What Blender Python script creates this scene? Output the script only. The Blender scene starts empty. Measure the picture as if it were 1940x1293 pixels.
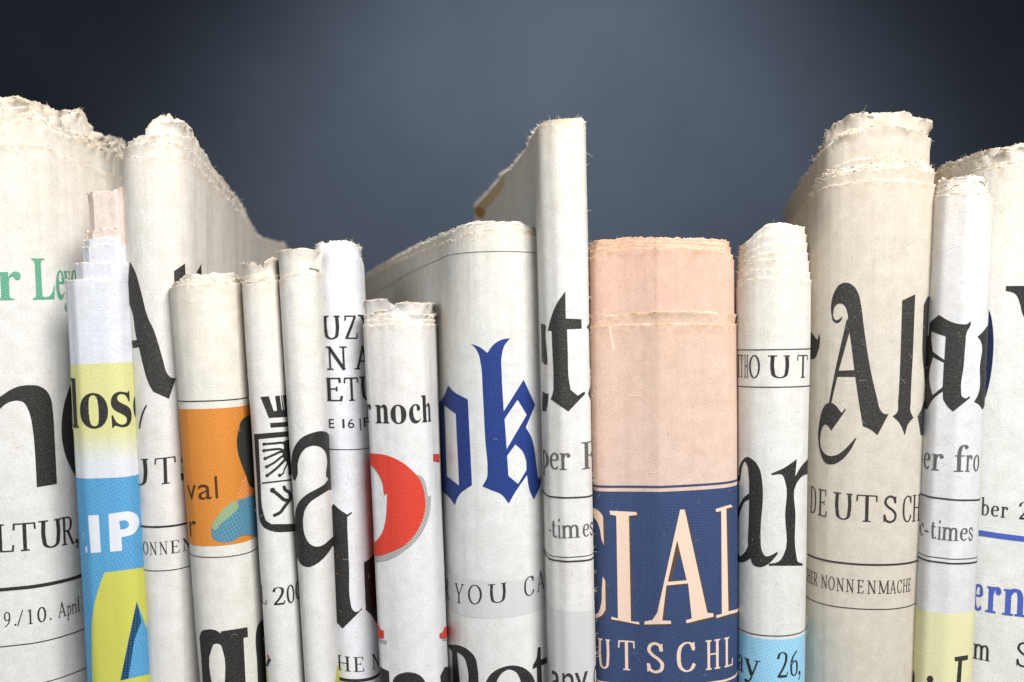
import bpy, math, random
import numpy as np
from mathutils import Vector
from mathutils.geometry import delaunay_2d_cdt
S = bpy.context.scene
C = S.collection
R = math.radians
U = 0.00015            # metres per unit; one unit is one photograph pixel at the front of the row (0.15 mm)
D = 1600.0             # camera distance in units

# ------------------------------------------------------------------ camera
cd = bpy.data.cameras.new('camera'); cam = bpy.data.objects.new('camera', cd); C.objects.link(cam)
cam.location = (0, -D*U, 0); cam.rotation_euler = (R(90), 0, 0)
cd.sensor_width = 36; cd.lens = 36*D/1940; cd.clip_start = 0.01; cd.clip_end = 20
cd.dof.use_dof = True; cd.dof.focus_distance = (D+60)*U; cd.dof.aperture_fstop = 9.0
S.camera = cam
# ------------------------------------------------------------------ world and lamps
w = bpy.data.worlds.new('World'); S.world = w; w.use_nodes = True
w.node_tree.nodes['Background'].inputs[0].default_value = (0.80, 0.90, 1.0, 1)
w.node_tree.nodes['Background'].inputs[1].default_value = 0.085
S.view_settings.view_transform = 'Standard'; S.view_settings.look = 'None'
S.view_settings.exposure = 0.0; S.view_settings.gamma = 1.0
def lamp(name, kind, loc, target, power, col, **k):
    l = bpy.data.lights.new(name, kind); l.energy = power; l.color = col
    for a, v in k.items(): setattr(l, a, v)
    o = bpy.data.objects.new(name, l); C.objects.link(o); o.location = loc
    o.rotation_euler = (Vector(target)-Vector(loc)).to_track_quat('-Z', 'Y').to_euler()
    return o
lamp('key_softbox', 'AREA', (0.24, -0.43, 0.47), (0.0, 0.0, -0.02), 9.1, (1.0, 0.993, 0.982), shape='RECTANGLE', size=0.30, size_y=0.22)
lamp('fill_softbox', 'AREA', (-0.30, -0.62, 0.12), (0, 0.0, -0.03), 1.5, (0.90, 0.95, 1.0), shape='RECTANGLE', size=0.25, size_y=0.3)
lamp('backdrop_spot', 'SPOT', (0.07, 0.20, 0.80), (0.055, 0.93, 0.06), 78.0, (0.95, 0.98, 1.0), spot_size=R(81), spot_blend=1.0, shadow_soft_size=0.05)

# ------------------------------------------------------------------ noise
def hsh(i, j, seed):
    n = (i.astype(np.int64)*374761393 + j.astype(np.int64)*668265263 + seed*1274126177) & 0x7fffffff
    n = ((n ^ (n >> 13))*1274126177) & 0x7fffffff
    return ((n ^ (n >> 16)) & 0xffff)/32767.5-1.0
def vnoise(x, y, seed):
    x = np.asarray(x, float); y = np.asarray(y, float)+x*0
    i = np.floor(x); j = np.floor(y); fx = x-i; fy = y-j
    fx = fx*fx*(3-2*fx); fy = fy*fy*(3-2*fy)
    a = hsh(i, j, seed); b = hsh(i+1, j, seed); c = hsh(i, j+1, seed); d = hsh(i+1, j+1, seed)
    return (a*(1-fx)+b*fx)*(1-fy)+(c*(1-fx)+d*fx)*fy
def fbm(x, y, seed, o=3):
    t = 0; a = 1.0; s = 0
    for k in range(o):
        t = t+a*vnoise(x*2**k, y*2**k, seed+k*17); s += a; a *= 0.5
    return t/s

# ------------------------------------------------------------------ materials
def srgb(r, g, b):
    f = lambda c: (c/255/12.92) if c/255 <= 0.04045 else ((c/255+0.055)/1.055)**2.4
    return (f(r), f(g), f(b), 1)
class NT:
    def __init__(s, name):
        s.m = bpy.data.materials.new(name); s.m.use_nodes = True; s.t = s.m.node_tree
        s.b = s.t.nodes['Principled BSDF']; s.b.inputs['Roughness'].default_value = 0.85
        s.b.inputs['Specular IOR Level'].default_value = 0.18
    def n(s, kind, **k):
        o = s.t.nodes.new(kind)
        for a, v in k.items(): setattr(o, a, v)
        return o
    def l(s, a, b): s.t.links.new(a, b)
    def val(s, a, sock):
        if isinstance(a, (int, float)): sock.default_value = a
        elif isinstance(a, tuple): sock.default_value = a
        else: s.l(a, sock)
    def math(s, op, a, b=0.0, clamp=False):
        o = s.n('ShaderNodeMath', operation=op, use_clamp=clamp); s.val(a, o.inputs[0]); s.val(b, o.inputs[1]); return o.outputs[0]
    def mix(s, f, a, b, mode='MIX'):
        o = s.n('ShaderNodeMix', data_type='RGBA', blend_type=mode); s.val(f, o.inputs[0]); s.val(a, o.inputs[6]); s.val(b, o.inputs[7]); return o.outputs[2]
    def ramp(s, v, a, b, lo=0.0, hi=1.0):
        o = s.n('ShaderNodeMapRange'); s.val(v, o.inputs[0]); o.inputs[1].default_value = a; o.inputs[2].default_value = b
        o.inputs[3].default_value = lo; o.inputs[4].default_value = hi; return o.outputs[0]
    def uv(s, sx=1, sy=1, rot=0, off=0):
        u = s.n('ShaderNodeUVMap', uv_map='sheet'); m = s.n('ShaderNodeMapping'); m.inputs['Scale'].default_value = (sx, sy, 1)
        m.inputs['Rotation'].default_value = (0, 0, rot); m.inputs['Location'].default_value = (off, off*0.7, off*0.3)
        s.l(u.outputs[0], m.inputs[0]); return m.outputs[0]
    def noise(s, vec, scale, detail=2, rough=0.5):
        o = s.n('ShaderNodeTexNoise'); s.l(vec, o.inputs['Vector']); o.inputs['Scale'].default_value = scale
        o.inputs['Detail'].default_value = detail; o.inputs['Roughness'].default_value = rough; return o.outputs[0]
    def bump(s, h, strength, dist):
        o = s.n('ShaderNodeBump'); s.val(h, o.inputs['Height']); o.inputs['Strength'].default_value = strength
        o.inputs['Distance'].default_value = dist; s.l(o.outputs[0], s.b.inputs['Normal'])
    def halftone(s, period, angle):
        # UV is in hundreds of units
        v = s.uv(200*math.pi/period/2, 200*math.pi/period/2, angle); sp = s.n('ShaderNodeSeparateXYZ'); s.l(v, sp.inputs[0])
        return s.math('MULTIPLY', s.math('SINE', sp.outputs[0]), s.math('SINE', sp.outputs[1]))
def paper_relief(t, off, k=1.0):
    g = t.noise(t.uv(1, 1, 0, 0), 34, 3, 0.65); f = t.noise(t.uv(1.0, 0.35, 0.5, 0), 22, 2)
    m = t.noise(t.uv(1, 0.5, 0, off), 2.2, 2)
    h = t.math('ADD', t.math('MULTIPLY', g, 0.8), t.math('ADD', t.math('MULTIPLY', f, 0.6), t.math('MULTIPLY', m, 4.0)))
    fl = t.noise(t.uv(4.5, 0.16, 0, off), 1.0, 1)          # long soft flutes along the fold
    h = t.math('ADD', h, t.math('MULTIPLY', fl, 4.0))
    # a few sharp handling creases: thin ridges of a slow noise, only in patches
    r = t.noise(t.uv(1, 0.8, 0.6, off), 1.1, 2, 0.4); rd = t.math('ABSOLUTE', t.math('SUBTRACT', r, 0.5))
    rl = t.math('MULTIPLY', t.ramp(rd, 0.0, 0.006, 1.0, 0.0), t.ramp(t.noise(t.uv(1, 1, 0, off+4), 0.8, 1), 0.58, 0.68, 0.0, 1.0), True)
    h = t.math('ADD', h, t.math('MULTIPLY', rl, 0.9))
    t.bump(h, 0.55*k, 0.00011)
def paper(name, col, age=0.35, streak=0.25, speck=0.5, cream=(226, 206, 172), off=0, tint=None, stain=0.0):
    """newsprint: fibre grain, specks, vertical handling streaks, yellowed and fluffy towards the torn edge"""
    t = NT(name); base = srgb(*col)
    ed = t.n('ShaderNodeAttribute', attribute_name='edge_distance').outputs['Fac']
    big = t.noise(t.uv(1, 1, 0, off), 0.9, 3, 0.55)
    a = t.math('MULTIPLY', t.ramp(ed, 0, 330, 1.0, 0.0), t.ramp(big, 0.3, 0.7, 0.5, 1.1))
    c = t.mix(t.math('MULTIPLY', a, age, True), base, srgb(*cream))
    # pulp mottling
    g = t.noise(t.uv(1, 1, 0, off+3), 30, 3, 0.7)
    c = t.mix(1.0, c, t.mix(t.ramp(g, 0.32, 0.68), (0.85, 0.85, 0.855, 1), (1.09, 1.09, 1.085, 1)), 'MULTIPLY')
    g2 = t.noise(t.uv(1, 1, 0, off+8), 4.0, 4, 0.6)
    c = t.mix(1.0, c, t.mix(t.ramp(g2, 0.3, 0.7), (0.92, 0.915, 0.90, 1), (1.05, 1.05, 1.06, 1)), 'MULTIPLY')
    # vertical streaks where the pages have rubbed
    st = t.noise(t.uv(7.0, 0.22, 0, off+5), 1.6, 4, 0.7)
    stm = t.math('MULTIPLY', t.ramp(st, 0.50, 0.72), t.math('MULTIPLY', t.ramp(ed, 40, 520, 1.0, 0.25), streak, True), True)
    c = t.mix(stm, c, srgb(168, 146, 122))
    # short fibres and specks
    sp = t.noise(t.uv(1, 0.7, 0.4, off+1), 26, 0); sm = t.ramp(sp, 0.80, 0.84)
    c = t.mix(t.math('MULTIPLY', sm, speck*0.6), c, srgb(120, 108, 94))
    sp = t.noise(t.uv(1, 0.22, 0.9, off+2), 44, 1); sm = t.ramp(sp, 0.72, 0.77)
    c = t.mix(t.math('MULTIPLY', sm, speck*0.5), c, srgb(126, 108, 88))
    if stain:
        s1 = t.noise(t.uv(1, 0.6, 0, off+11), 1.3, 5, 0.65)
        c = t.mix(t.math('MULTIPLY', t.ramp(s1, 0.52, 0.75), stain, True), c, srgb(170, 134, 92))
    # patchy brown just under the edge, pale torn pulp at the edge
    br = t.noise(t.uv(1, 1, 0, off+6), 9, 3)
    bm = t.math('MULTIPLY', t.ramp(ed, 3, 26, 1.0, 0.0), t.ramp(br, 0.46, 0.64, 0.0, 0.85), True)
    c = t.mix(t.math('MULTIPLY', bm, age*1.25, True), c, srgb(178, 140, 98))
    tipn = t.noise(t.uv(1, 1, 0, off+7), 2.4, 3)
    tip = t.mix(t.math('MULTIPLY', t.ramp(tipn, 0.40, 0.58), min(0.8, age*1.8), True), srgb(244, 236, 220) if not tint else srgb(*tint), srgb(196, 158, 112))
    c = t.mix(t.ramp(ed, 0.5, 4.5, 0.75, 0.0), c, tip)
    t.l(c, t.b.inputs['Base Color']); paper_relief(t, off)
    return t.m
def ink(name, col, under=(190, 186, 178), wear=0.5, tone=None, angle=0.35, period=4.6, under_mix=0.12):
    """printing ink: slightly mottled, rubbed through to the pulp in specks, optionally a halftone screen"""
    t = NT(name); c = srgb(*col); un = srgb(*under)
    g = t.noise(t.uv(1, 1, 0, 4), 30, 3, 0.7)
    c = t.mix(t.ramp(g, 0.35, 0.75, 0.0, under_mix*2), c, un)
    if tone is not None:
        h = t.halftone(period, angle); n = t.noise(t.uv(1, 1, 0, 1), 3, 2)
        c = t.mix(t.math('MULTIPLY', t.ramp(h, -0.15, 0.35), 0.8), c, srgb(*tone))
    sp = t.noise(t.uv(1, 1, 0.6, 9), 52, 2, 0.6); sm = t.ramp(sp, 0.66, 0.74, 0.0, wear)
    c = t.mix(sm, c, un)
    t.l(c, t.b.inputs['Base Color']); paper_relief(t, 2, 0.9); t.b.inputs['Roughness'].default_value = 0.62
    t.b.inputs['Specular IOR Level'].default_value = 0.28
    return t.m
BLACK = ink('black_ink', (20, 19, 20), wear=0.35, under_mix=0.05); GREYINK = ink('grey_ink', (74, 73, 74), wear=0.6)
DARK = ink('rubbed_black_ink', (29, 27, 26), wear=0.5, under_mix=0.06); BLUE = ink('blue_ink', (14, 40, 108), (64, 86, 146), wear=0.45, under_mix=0.3)
GREEN = ink('green_ink', (52, 142, 108), wear=0.4, tone=(118, 172, 142), period=3.6)
CYAN = ink('cyan_ink', (56, 134, 184), (150, 186, 206), 0.5, tone=(92, 162, 204), under_mix=0.2)
YELLOW = ink('yellow_ink', (190, 190, 80), (212, 208, 130), 0.4, under_mix=0.15)
ORANGE = ink('orange_ink', (196, 116, 38), (214, 158, 92), 0.5, tone=(205, 134, 54), under_mix=0.2)
HAIR = ink('dark_screen_ink', (32, 34, 36), (70, 74, 60), 0.8, tone=(58, 60, 52), under_mix=0.3)
FACE = ink('flesh_screen_ink', (196, 104, 66), (230, 190, 90), 0.6, tone=(222, 160, 84))
SCARF = ink('scarf_blue_ink', (62, 112, 142), (140, 180, 160), 0.6, tone=(98, 146, 168))
SCARF2 = ink('scarf_green_ink', (124, 150, 124), (180, 188, 130), 0.6, tone=(150, 170, 120))
RED = ink('red_ink', (190, 48, 38), (232, 100, 70), 0.35, under_mix=0.25)
SHADE = ink('grey_screen_ink', (132, 132, 130), tone=(186, 186, 184), period=3.4, wear=0.2)
NAVY = ink('navy_ink', (34, 50, 88), (90, 100, 124), 0.6, tone=(58, 78, 118), under_mix=0.25, period=3.6, angle=0.8)
KHAKI = ink('khaki_shadow_ink', (70, 58, 46), (120, 100, 80), 0.3, tone=(96, 80, 64), period=3.6)
PINKP = ink('bare_pink_paper', (226, 196, 176), (238, 214, 196), 0.2, under_mix=0.2)
WHITEP = ink('bare_white_paper', (214, 216, 222), (225, 225, 228), 0.2)
BROWN = ink('brown_ink', (66, 40, 22), (140, 90, 40), 0.35)
BLUEDK = ink('deep_blue_screen_ink', (18, 40, 62), (50, 110, 150), 0.5, tone=(40, 96, 140), period=3.8, angle=0.9)
PALEBLUE = ink('pale_blue_ink', (128, 186, 216), (170, 206, 222), 0.4, tone=(160, 206, 228), under_mix=0.2)
MIDBLUE = ink('mid_blue_ink', (52, 78, 168), (110, 124, 184), 0.5, under_mix=0.3)
NAVYDK = ink('night_blue_ink', (12, 26, 62), (40, 52, 90), 0.4)
HINTGREY = ink('pale_grey_screen', (190, 190, 189), (204, 204, 202), 0.4, tone=(206, 206, 205), period=3.4)
PALEYEL = ink('pale_yellow_ink', (216, 212, 166), (222, 218, 180), 0.4)
def fade(name, a, b, z0, z1):
    t = NT(name); u = t.n('ShaderNodeUVMap', uv_map='sheet'); sp = t.n('ShaderNodeSeparateXYZ'); t.l(u.outputs[0], sp.inputs[0])
    n = t.noise(t.uv(1, 1, 0, 5), 30, 3, 0.7); n2 = t.noise(t.uv(1, 1, 0, 5), 3, 3)
    f = t.math('ADD', t.ramp(sp.outputs[1], z0/100, z1/100), t.math('MULTIPLY', t.math('SUBTRACT', n, 0.5), 0.5), True)
    c = t.mix(f, srgb(*a), srgb(*b)); c = t.mix(1.0, c, t.mix(t.ramp(n, 0.3, 0.7), (0.84, 0.84, 0.84, 1), (1.08, 1.08, 1.08, 1)), 'MULTIPLY')
    t.l(c, t.b.inputs['Base Color']); paper_relief(t, 2); return t.m
def fibre_mat():
    t = NT('loose_fibre'); t.b.inputs['Base Color'].default_value = srgb(236, 226, 206); return t.m
FIBRE = fibre_mat()

# ------------------------------------------------------------------ outline helpers
def smooth(pts, seg=6, closed=True):
    """points (x, y) are smooth, (x, y, 1) are corners"""
    P = [tuple(p) for p in pts]; n = len(P); out = []
    cor = [len(p) > 2 for p in P]
    for i in range(n if closed else n-1):
        p1, p2 = P[i], P[(i+1) % n]
        p0 = P[i-1] if (i > 0 or closed) else p1; p3 = P[(i+2) % n] if (closed or i+2 < n) else p2
        out.append((p1[0], p1[1]))
        if cor[i] and cor[(i+1) % n]: continue
        a = np.array(p1[:2], float); b = np.array(p2[:2], float)
        L = np.linalg.norm(b-a)
        if L < 1e-6: continue
        def tan(pm, pc, pn, corner, toward):
            if corner: return toward
            d1 = np.array(pc[:2], float)-np.array(pm[:2], float); d2 = np.array(pn[:2], float)-np.array(pc[:2], float)
            l1 = np.linalg.norm(d1)+1e-9; l2 = np.linalg.norm(d2)+1e-9
            d = (d1/l1*l2+d2/l2*l1)/(l1+l2)
            return d*L
        t1 = tan(p0, p1, p2, cor[i], (b-a)); t2 = tan(p1, p2, p3, cor[(i+1) % n], (b-a))
        for k in range(1, seg):
            u = k/seg; h = (2*u**3-3*u**2+1)*a+(u**3-2*u**2+u)*t1+(-2*u**3+3*u**2)*b+(u**3-u**2)*t2
            out.append((h[0], h[1]))
    if not closed: out.append(P[-1][:2])
    return out
def Z(ox, oy, k):
    def f(pts): return [((p[0]/k+ox, p[1]/k+oy)+tuple(p[2:])) for p in pts]
    return f
def ribbon(pts, t, seg=5, cl=False):
    """pts in y-up units; t = (thick, thin) or number"""
    q = np.array(smooth(pts, seg, cl)); d = np.gradient(q, axis=0)
    if cl:
        q = np.vstack([q, q[:1]]); d = np.roll(q[:-1], -1, 0)-np.roll(q[:-1], 1, 0); d = np.vstack([d, d[:1]])
    d /= (np.linalg.norm(d, axis=1)[:, None]+1e-9); n = np.stack([-d[:, 1], d[:, 0]], 1)
    if isinstance(t, tuple): th = t[1]+(t[0]-t[1])*np.abs(d[:, 1])**1.6
    else: th = np.full(len(q), float(t))
    a = q+n*th[:, None]/2; b = q-n*th[:, None]/2
    if cl: return [[tuple(x) for x in a[:-1]], [tuple(x) for x in b[:-1]]]     # two rings, even-odd
    return [[tuple(x) for x in a]+[tuple(x) for x in b[::-1]]]

# ------------------------------------------------------------------ light roman alphabet (cap height 1, x height .62)
W_, T_ = 0.125, 0.04
def glyph(ch, W=W_, T=T_):
    v = lambda x, y0=0, y1=1, t=W: ribbon([(x, y0, 1), (x, y1, 1)], t)
    h = lambda x0, x1, y, t=T: ribbon([(x0, y, 1), (x1, y, 1)], t)
    l = lambda a, b, t: ribbon([a+(1,), b+(1,)], t)
    c = lambda *p: ribbon(list(p), (W, T))
    o = lambda cx, cy, rx, ry: ribbon([(cx+rx*math.cos(a), cy+ry*math.sin(a)) for a in np.linspace(0, 2*math.pi, 13)[:-1]], (W, T), 3, True)
    b, m = T/2, 1-T/2; s = W*1.0
    def ser(x, y, k=1.0): return h(x-W/2-0.09*k, x+W/2+0.09*k, y)
    def dot(x, y): return [[(x+W*0.6*math.cos(a), y+W*0.6*math.sin(a)) for a in np.linspace(0, 2*math.pi, 11)[:-1]]]
    X = 0.62; xm = X-T/2
    G = {
    'I': lambda: [v(.2), ser(.2, b), ser(.2, m)],
    'L': lambda: [v(.18), ser(.18, m), h(.02, .6, b), l((.6, 0), (.63, .24), T*1.4)],
    'T': lambda: [v(.4), ser(.4, b), h(.04, .76, m), l((.05, 1), (.03, .76), T*1.4), l((.75, 1), (.77, .76), T*1.4)],
    'E': lambda: [v(.18), h(.02, .58, b), h(.02, .56, m), h(.2, .46, .52), l((.58, 0), (.62, .22), T*1.4), l((.56, 1), (.57, .78), T*1.4), l((.46, .42), (.46, .62), T)],
    'F': lambda: [v(.18), ser(.18, b), h(.02, .56, m), h(.2, .46, .50), l((.56, 1), (.57, .76), T*1.4), l((.46, .40), (.46, .60), T)],
    'H': lambda: [v(.18), v(.68), ser(.18, b), ser(.18, m), ser(.68, b), ser(.68, m), h(.2, .68, .52)],
    'N': lambda: [v(.16, 0, 1, T*1.3), v(.70, 0, 1, T*1.3), l((.14, .98), (.72, .0), W), ser(.16, b, .8), ser(.70, m, .8), h(.0, .16, m)],
    'M': lambda: [v(.14, 0, 1, T*1.3), v(.84, 0, 1, W), l((.14, 1), (.49, .04), W), l((.49, .04), (.84, 1), T*1.3), ser(.14, b, .8), ser(.84, b), h(.0, .16, m), h(.84, .98, m)],
    'A': lambda: [l((.38, 1), (.08, 0), T*1.4), l((.36, 1), (.68, 0), W), h(.18, .56, .34), h(-.02, .2, b), h(.54, .82, b)],
    'U': lambda: [c((.18, 1, 1), (.18, .35), (.24, .1), (.42, .02), (.60, .1), (.66, .35), (.66, 1, 1)), ser(.18, m), ser(.66, m, .6)],
    'Z': lambda: [h(.06, .64, m), h(.02, .66, b), l((.60, .97), (.08, .03), W), l((.66, 0), (.68, .24), T*1.4), l((.07, 1), (.05, .78), T*1.4)],
    'Y': lambda: [v(.38, 0, .48), l((.12, .98), (.38, .44), W), l((.66, .98), (.40, .46), T*1.3), ser(.38, b), h(0, .26, m), h(.56, .76, m)],
    'O': lambda: [o(.42, .5, .34, .49)],
    'C': lambda: [c((.70, .74, 1), (.60, .93), (.42, .98), (.2, .86), (.11, .5), (.2, .14), (.44, .02), (.60, .08), (.72, .26, 1)), l((.70, .98), (.70, .70), T*1.2)],
    'G': lambda: [c((.70, .74, 1), (.60, .93), (.42, .98), (.2, .86), (.11, .5), (.2, .14), (.44, .02), (.60, .06), (.70, .12, 1)), l((.70, .98), (.70, .70), T*1.2), v(.68, 0.04, .42), ser(.68, .42)],
    'S': lambda: [ribbon([(.50, .74, 1), (.44, .92), (.30, .98), (.14, .90), (.10, .74), (.22, .58), (.40, .46), (.52, .30), (.48, .10), (.30, .02), (.14, .08), (.07, .28, 1)], (W*.75, W*.6)), l((.51, .98), (.51, .72), T), l((.06, .02), (.06, .30), T)],
    'D': lambda: [v(.18), h(.02, .4, b), h(.02, .4, m), c((.36, .985), (.60, .9), (.72, .5), (.60, .1), (.36, .015))],
    'P': lambda: [v(.18), ser(.18, b), h(.02, .36, m), c((.34, .985), (.54, .9), (.56, .72), (.50, .54), (.34, .48), (.2, .48))],
    'R': lambda: [v(.18), ser(.18, b), h(.02, .36, m), c((.34, .985), (.54, .9), (.56, .74), (.50, .56), (.34, .50), (.2, .50)), l((.36, .52), (.66, .0), W), h(.62, .80, b)],
    'W': lambda: [l((.1, 1), (.34, 0), W), l((.34, 0), (.54, .9), T), l((.5, 1), (.74, 0), W), l((.74, 0), (.94, 1), T), h(0, .22, m), h(.84, 1.0, m)],
    'K': lambda: [v(.18), ser(.18, b), ser(.18, m), l((.22, .42), (.6, .98), T*1.3), l((.32, .56), (.66, 0), W), h(.5, .72, m), h(.56, .78, b)],
    '1': lambda: [v(.24, 0, .98), ser(.24, b), l((.24, .97), (.08, .86), T)],
    '2': lambda: [c((.08, .74), (.14, .92), (.30, .98), (.46, .90), (.48, .70), (.36, .42), (.1, .08)), ribbon([(.06, .06, 1), (.52, .06, 1)], W*.8), l((.52, .04), (.56, .22), T*1.3)],
    '6': lambda: [c((.50, .96, 1), (.28, .82), (.13, .58), (.11, .34), (.17, .1), (.32, .02), (.48, .12), (.52, .32), (.46, .54), (.32, .6), (.16, .48))],
    '9': lambda: [c((.12, .02, 1), (.34, .16), (.49, .42), (.51, .66), (.45, .9), (.30, .98), (.14, .88), (.10, .68), (.16, .46), (.30, .4), (.46, .52))],
    '0': lambda: [o(.30, .49, .22, .49)],
    '.': lambda: [dot(.1, .07)], ',': lambda: [dot(.1, .07), ribbon([(.15, .06), (.14, -.08), (.05, -.2, 1)], T*1.4)],
    '/': lambda: [l((.02, -.04), (.40, 1.02), T*1.5)], '-': lambda: [h(.04, .34, .30, T*1.8)],
    ' ': lambda: [],
    'a': lambda: [c((.10, .48), (.14, .58), (.26, .61), (.38, .54), (.40, .38), (.40, .10), (.46, .02), (.54, .05, 1)), c((.40, .36), (.22, .32), (.10, .22), (.10, .1), (.18, .02), (.30, .05), (.40, .14))],
    'b': lambda: [v(.14, 0, 1.02), h(.0, .14, 1.0), c((.14, .44), (.30, .61), (.46, .54), (.52, .32), (.44, .08), (.28, .01), (.14, .06))],
    'e': lambda: [h(.12, .46, .35), c((.46, .36, 1), (.42, .55), (.28, .60), (.15, .5), (.10, .3), (.16, .1), (.30, .02), (.46, .1, 1))],
    'c': lambda: [c((.42, .50), (.34, .6), (.22, .58), (.12, .46), (.10, .3), (.16, .1), (.28, .02), (.44, .1, 1)), dot(.40, .50)],
    'f': lambda: [c((.44, .94), (.36, 1.0), (.24, .94), (.19, .78), (.18, .3), (.18, 0, 1)), dot(.42, .93), h(.04, .36, .60), ser(.18, b)],
    'i': lambda: [v(.14, 0, X), ser(.14, b), h(.01, .14, xm), dot(.14, .86)],
    'l': lambda: [v(.14, 0, 1.03), ser(.14, b), h(.01, .14, 1.01)],
    'm': lambda: [v(.14, 0, X), v(.46, 0, .46), v(.78, 0, .46), ser(.14, b, .8), ser(.46, b, .8), ser(.78, b, .8), h(.01, .14, xm), ribbon([(.14, .46), (.26, .59), (.40, .58), (.46, .44)], (W, T*1.6)), ribbon([(.46, .46), (.58, .59), (.72, .58), (.78, .44)], (W, T*1.6))],
    'n': lambda: [v(.14, 0, X), v(.48, 0, .46), ser(.14, b, .8), ser(.48, b, .8), h(.01, .14, xm), ribbon([(.14, .46), (.28, .60), (.42, .58), (.48, .44)], (W, T*1.6))],
    'o': lambda: [o(.30, .31, .20, .29)],
    'p': lambda: [v(.14, -.3, X), ser(.14, -.3), h(.01, .14, xm), c((.14, .44), (.30, .61), (.46, .54), (.52, .32), (.44, .08), (.28, .01), (.14, .06))],
    'r': lambda: [v(.14, 0, X), ser(.14, b), h(.01, .14, xm), c((.14, .40), (.22, .56), (.34, .60), (.40, .54)), dot(.38, .53)],
    's': lambda: [ribbon([(.36, .46, 1), (.30, .58), (.20, .61), (.09, .54), (.09, .42), (.22, .32), (.36, .22), (.36, .09), (.24, .01), (.12, .04), (.06, .18, 1)], (W*.7, W*.6))],
    't': lambda: [c((.16, .80, 1), (.16, .2), (.20, .05), (.30, .03), (.38, .10, 1)), h(.02, .36, .59)],
    'y': lambda: [l((.10, .60), (.30, .02), W), ribbon([(.50, .60, 1), (.30, .0), (.20, -.22), (.08, -.28)], T*1.5), h(0, .22, xm), h(.40, .60, xm), dot(.08, -.25)],
    'h': lambda: [v(.14, 0, 1.03), v(.48, 0, .46), ser(.14, b, .8), ser(.48, b, .8), h(.01, .14, 1.01), ribbon([(.14, .46), (.28, .60), (.42, .58), (.48, .44)], (W, T*1.6))],
    }
    return [('eo', r) for r in G[ch]()]
# ------------------------------------------------------------------ heavy alphabets from Blender's own built-in face
_fc = {}
def face_glyph(ch, kind):
    key = (ch, kind)
    if key in _fc: return _fc[key]
    if kind == 'bold':
        if 'A' <= ch <= 'Z': c = chr(0x1d400+ord(ch)-65)
        elif 'a' <= ch <= 'z': c = chr(0x1d41a+ord(ch)-97)
        elif ch.isdigit(): c = chr(0x1d7ce+ord(ch)-48)
        else: c = ch
    else: c = ch
    cu = bpy.data.curves.new('glyph', 'FONT'); cu.body = c; cu.size = 1/0.68
    if kind == 'heavy': cu.offset = 0.06
    o = bpy.data.objects.new('glyph', cu); C.objects.link(o)
    dg = bpy.context.evaluated_depsgraph_get(); k = o.evaluated_get(dg).to_curve(dg)
    cs = []
    for sp in k.splines:
        pts = []
        if sp.type == 'BEZIER':
            B = sp.bezier_points; n = len(B)
            for i in range(n):
                p, q = B[i], B[(i+1) % n]; a = np.array(p.co[:2]); b = np.array(p.handle_right[:2]); c2 = np.array(q.handle_left[:2]); d = np.array(q.co[:2])
                straight = np.linalg.norm(a+(d-a)/3-b)+np.linalg.norm(a+(d-a)*2/3-c2) < 0.01
                for u in ([0] if straight else [0, .2, .4, .6, .8]):
                    pts.append(tuple((1-u)**3*a+3*u*(1-u)**2*b+3*u*u*(1-u)*c2+u**3*d))
        else: pts = [tuple(p.co[:2]) for p in sp.points]
        if len(pts) > 2: cs.append(pts)
    o.evaluated_get(dg).to_curve_clear(); bpy.data.objects.remove(o); bpy.data.curves.remove(cu)
    _fc[key] = [('eo', cs)]
    return _fc[key]

def inside_poly(P, poly):
    q = np.asarray(poly); x, y = P[:, 0], P[:, 1]; r = np.zeros(len(P), bool)
    x1, y1 = q[:, 0], q[:, 1]; x2, y2 = np.roll(x1, -1), np.roll(y1, -1)
    for k in range(len(q)):
        if y1[k] == y2[k]: continue
        m = (y1[k] > y) != (y2[k] > y)
        r ^= m & (x < (x2[k]-x1[k])*(y-y1[k])/(y2[k]-y1[k])+x1[k])
    return r
def mesh_obj(name, V, F, mat, parent=None, normals=None, uvs=None, attr=None, smooth_=True):
    me = bpy.data.meshes.new(name); V = np.asarray(V, np.float32); F = np.asarray(F, np.int32); k = F.shape[1]
    me.vertices.add(len(V)); me.vertices.foreach_set('co', (V*U).ravel())
    me.loops.add(F.size); me.loops.foreach_set('vertex_index', F.ravel())
    me.polygons.add(len(F)); me.polygons.foreach_set('loop_start', np.arange(0, F.size, k, dtype=np.int32))
    me.update(calc_edges=True)
    me.polygons.foreach_set('use_smooth', np.full(len(F), smooth_))
    if uvs is not None:
        l = me.uv_layers.new(name='sheet'); l.data.foreach_set('uv', np.asarray(uvs, np.float32)[F.ravel()].ravel())
    if attr is not None:
        a = me.attributes.new('edge_distance', 'FLOAT', 'POINT'); a.data.foreach_set('value', np.asarray(attr, np.float32))
    if normals is not None: me.normals_split_custom_set_from_vertices(np.asarray(normals, np.float32))
    for m in (mat if isinstance(mat, list) else [mat]): me.materials.append(m)
    o = bpy.data.objects.new(name, me); C.objects.link(o)
    if parent: o.parent = parent; o.matrix_parent_inverse = parent.matrix_world.inverted() if False else o.matrix_parent_inverse
    return o
ZB = -1010.0   # the table top

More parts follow.
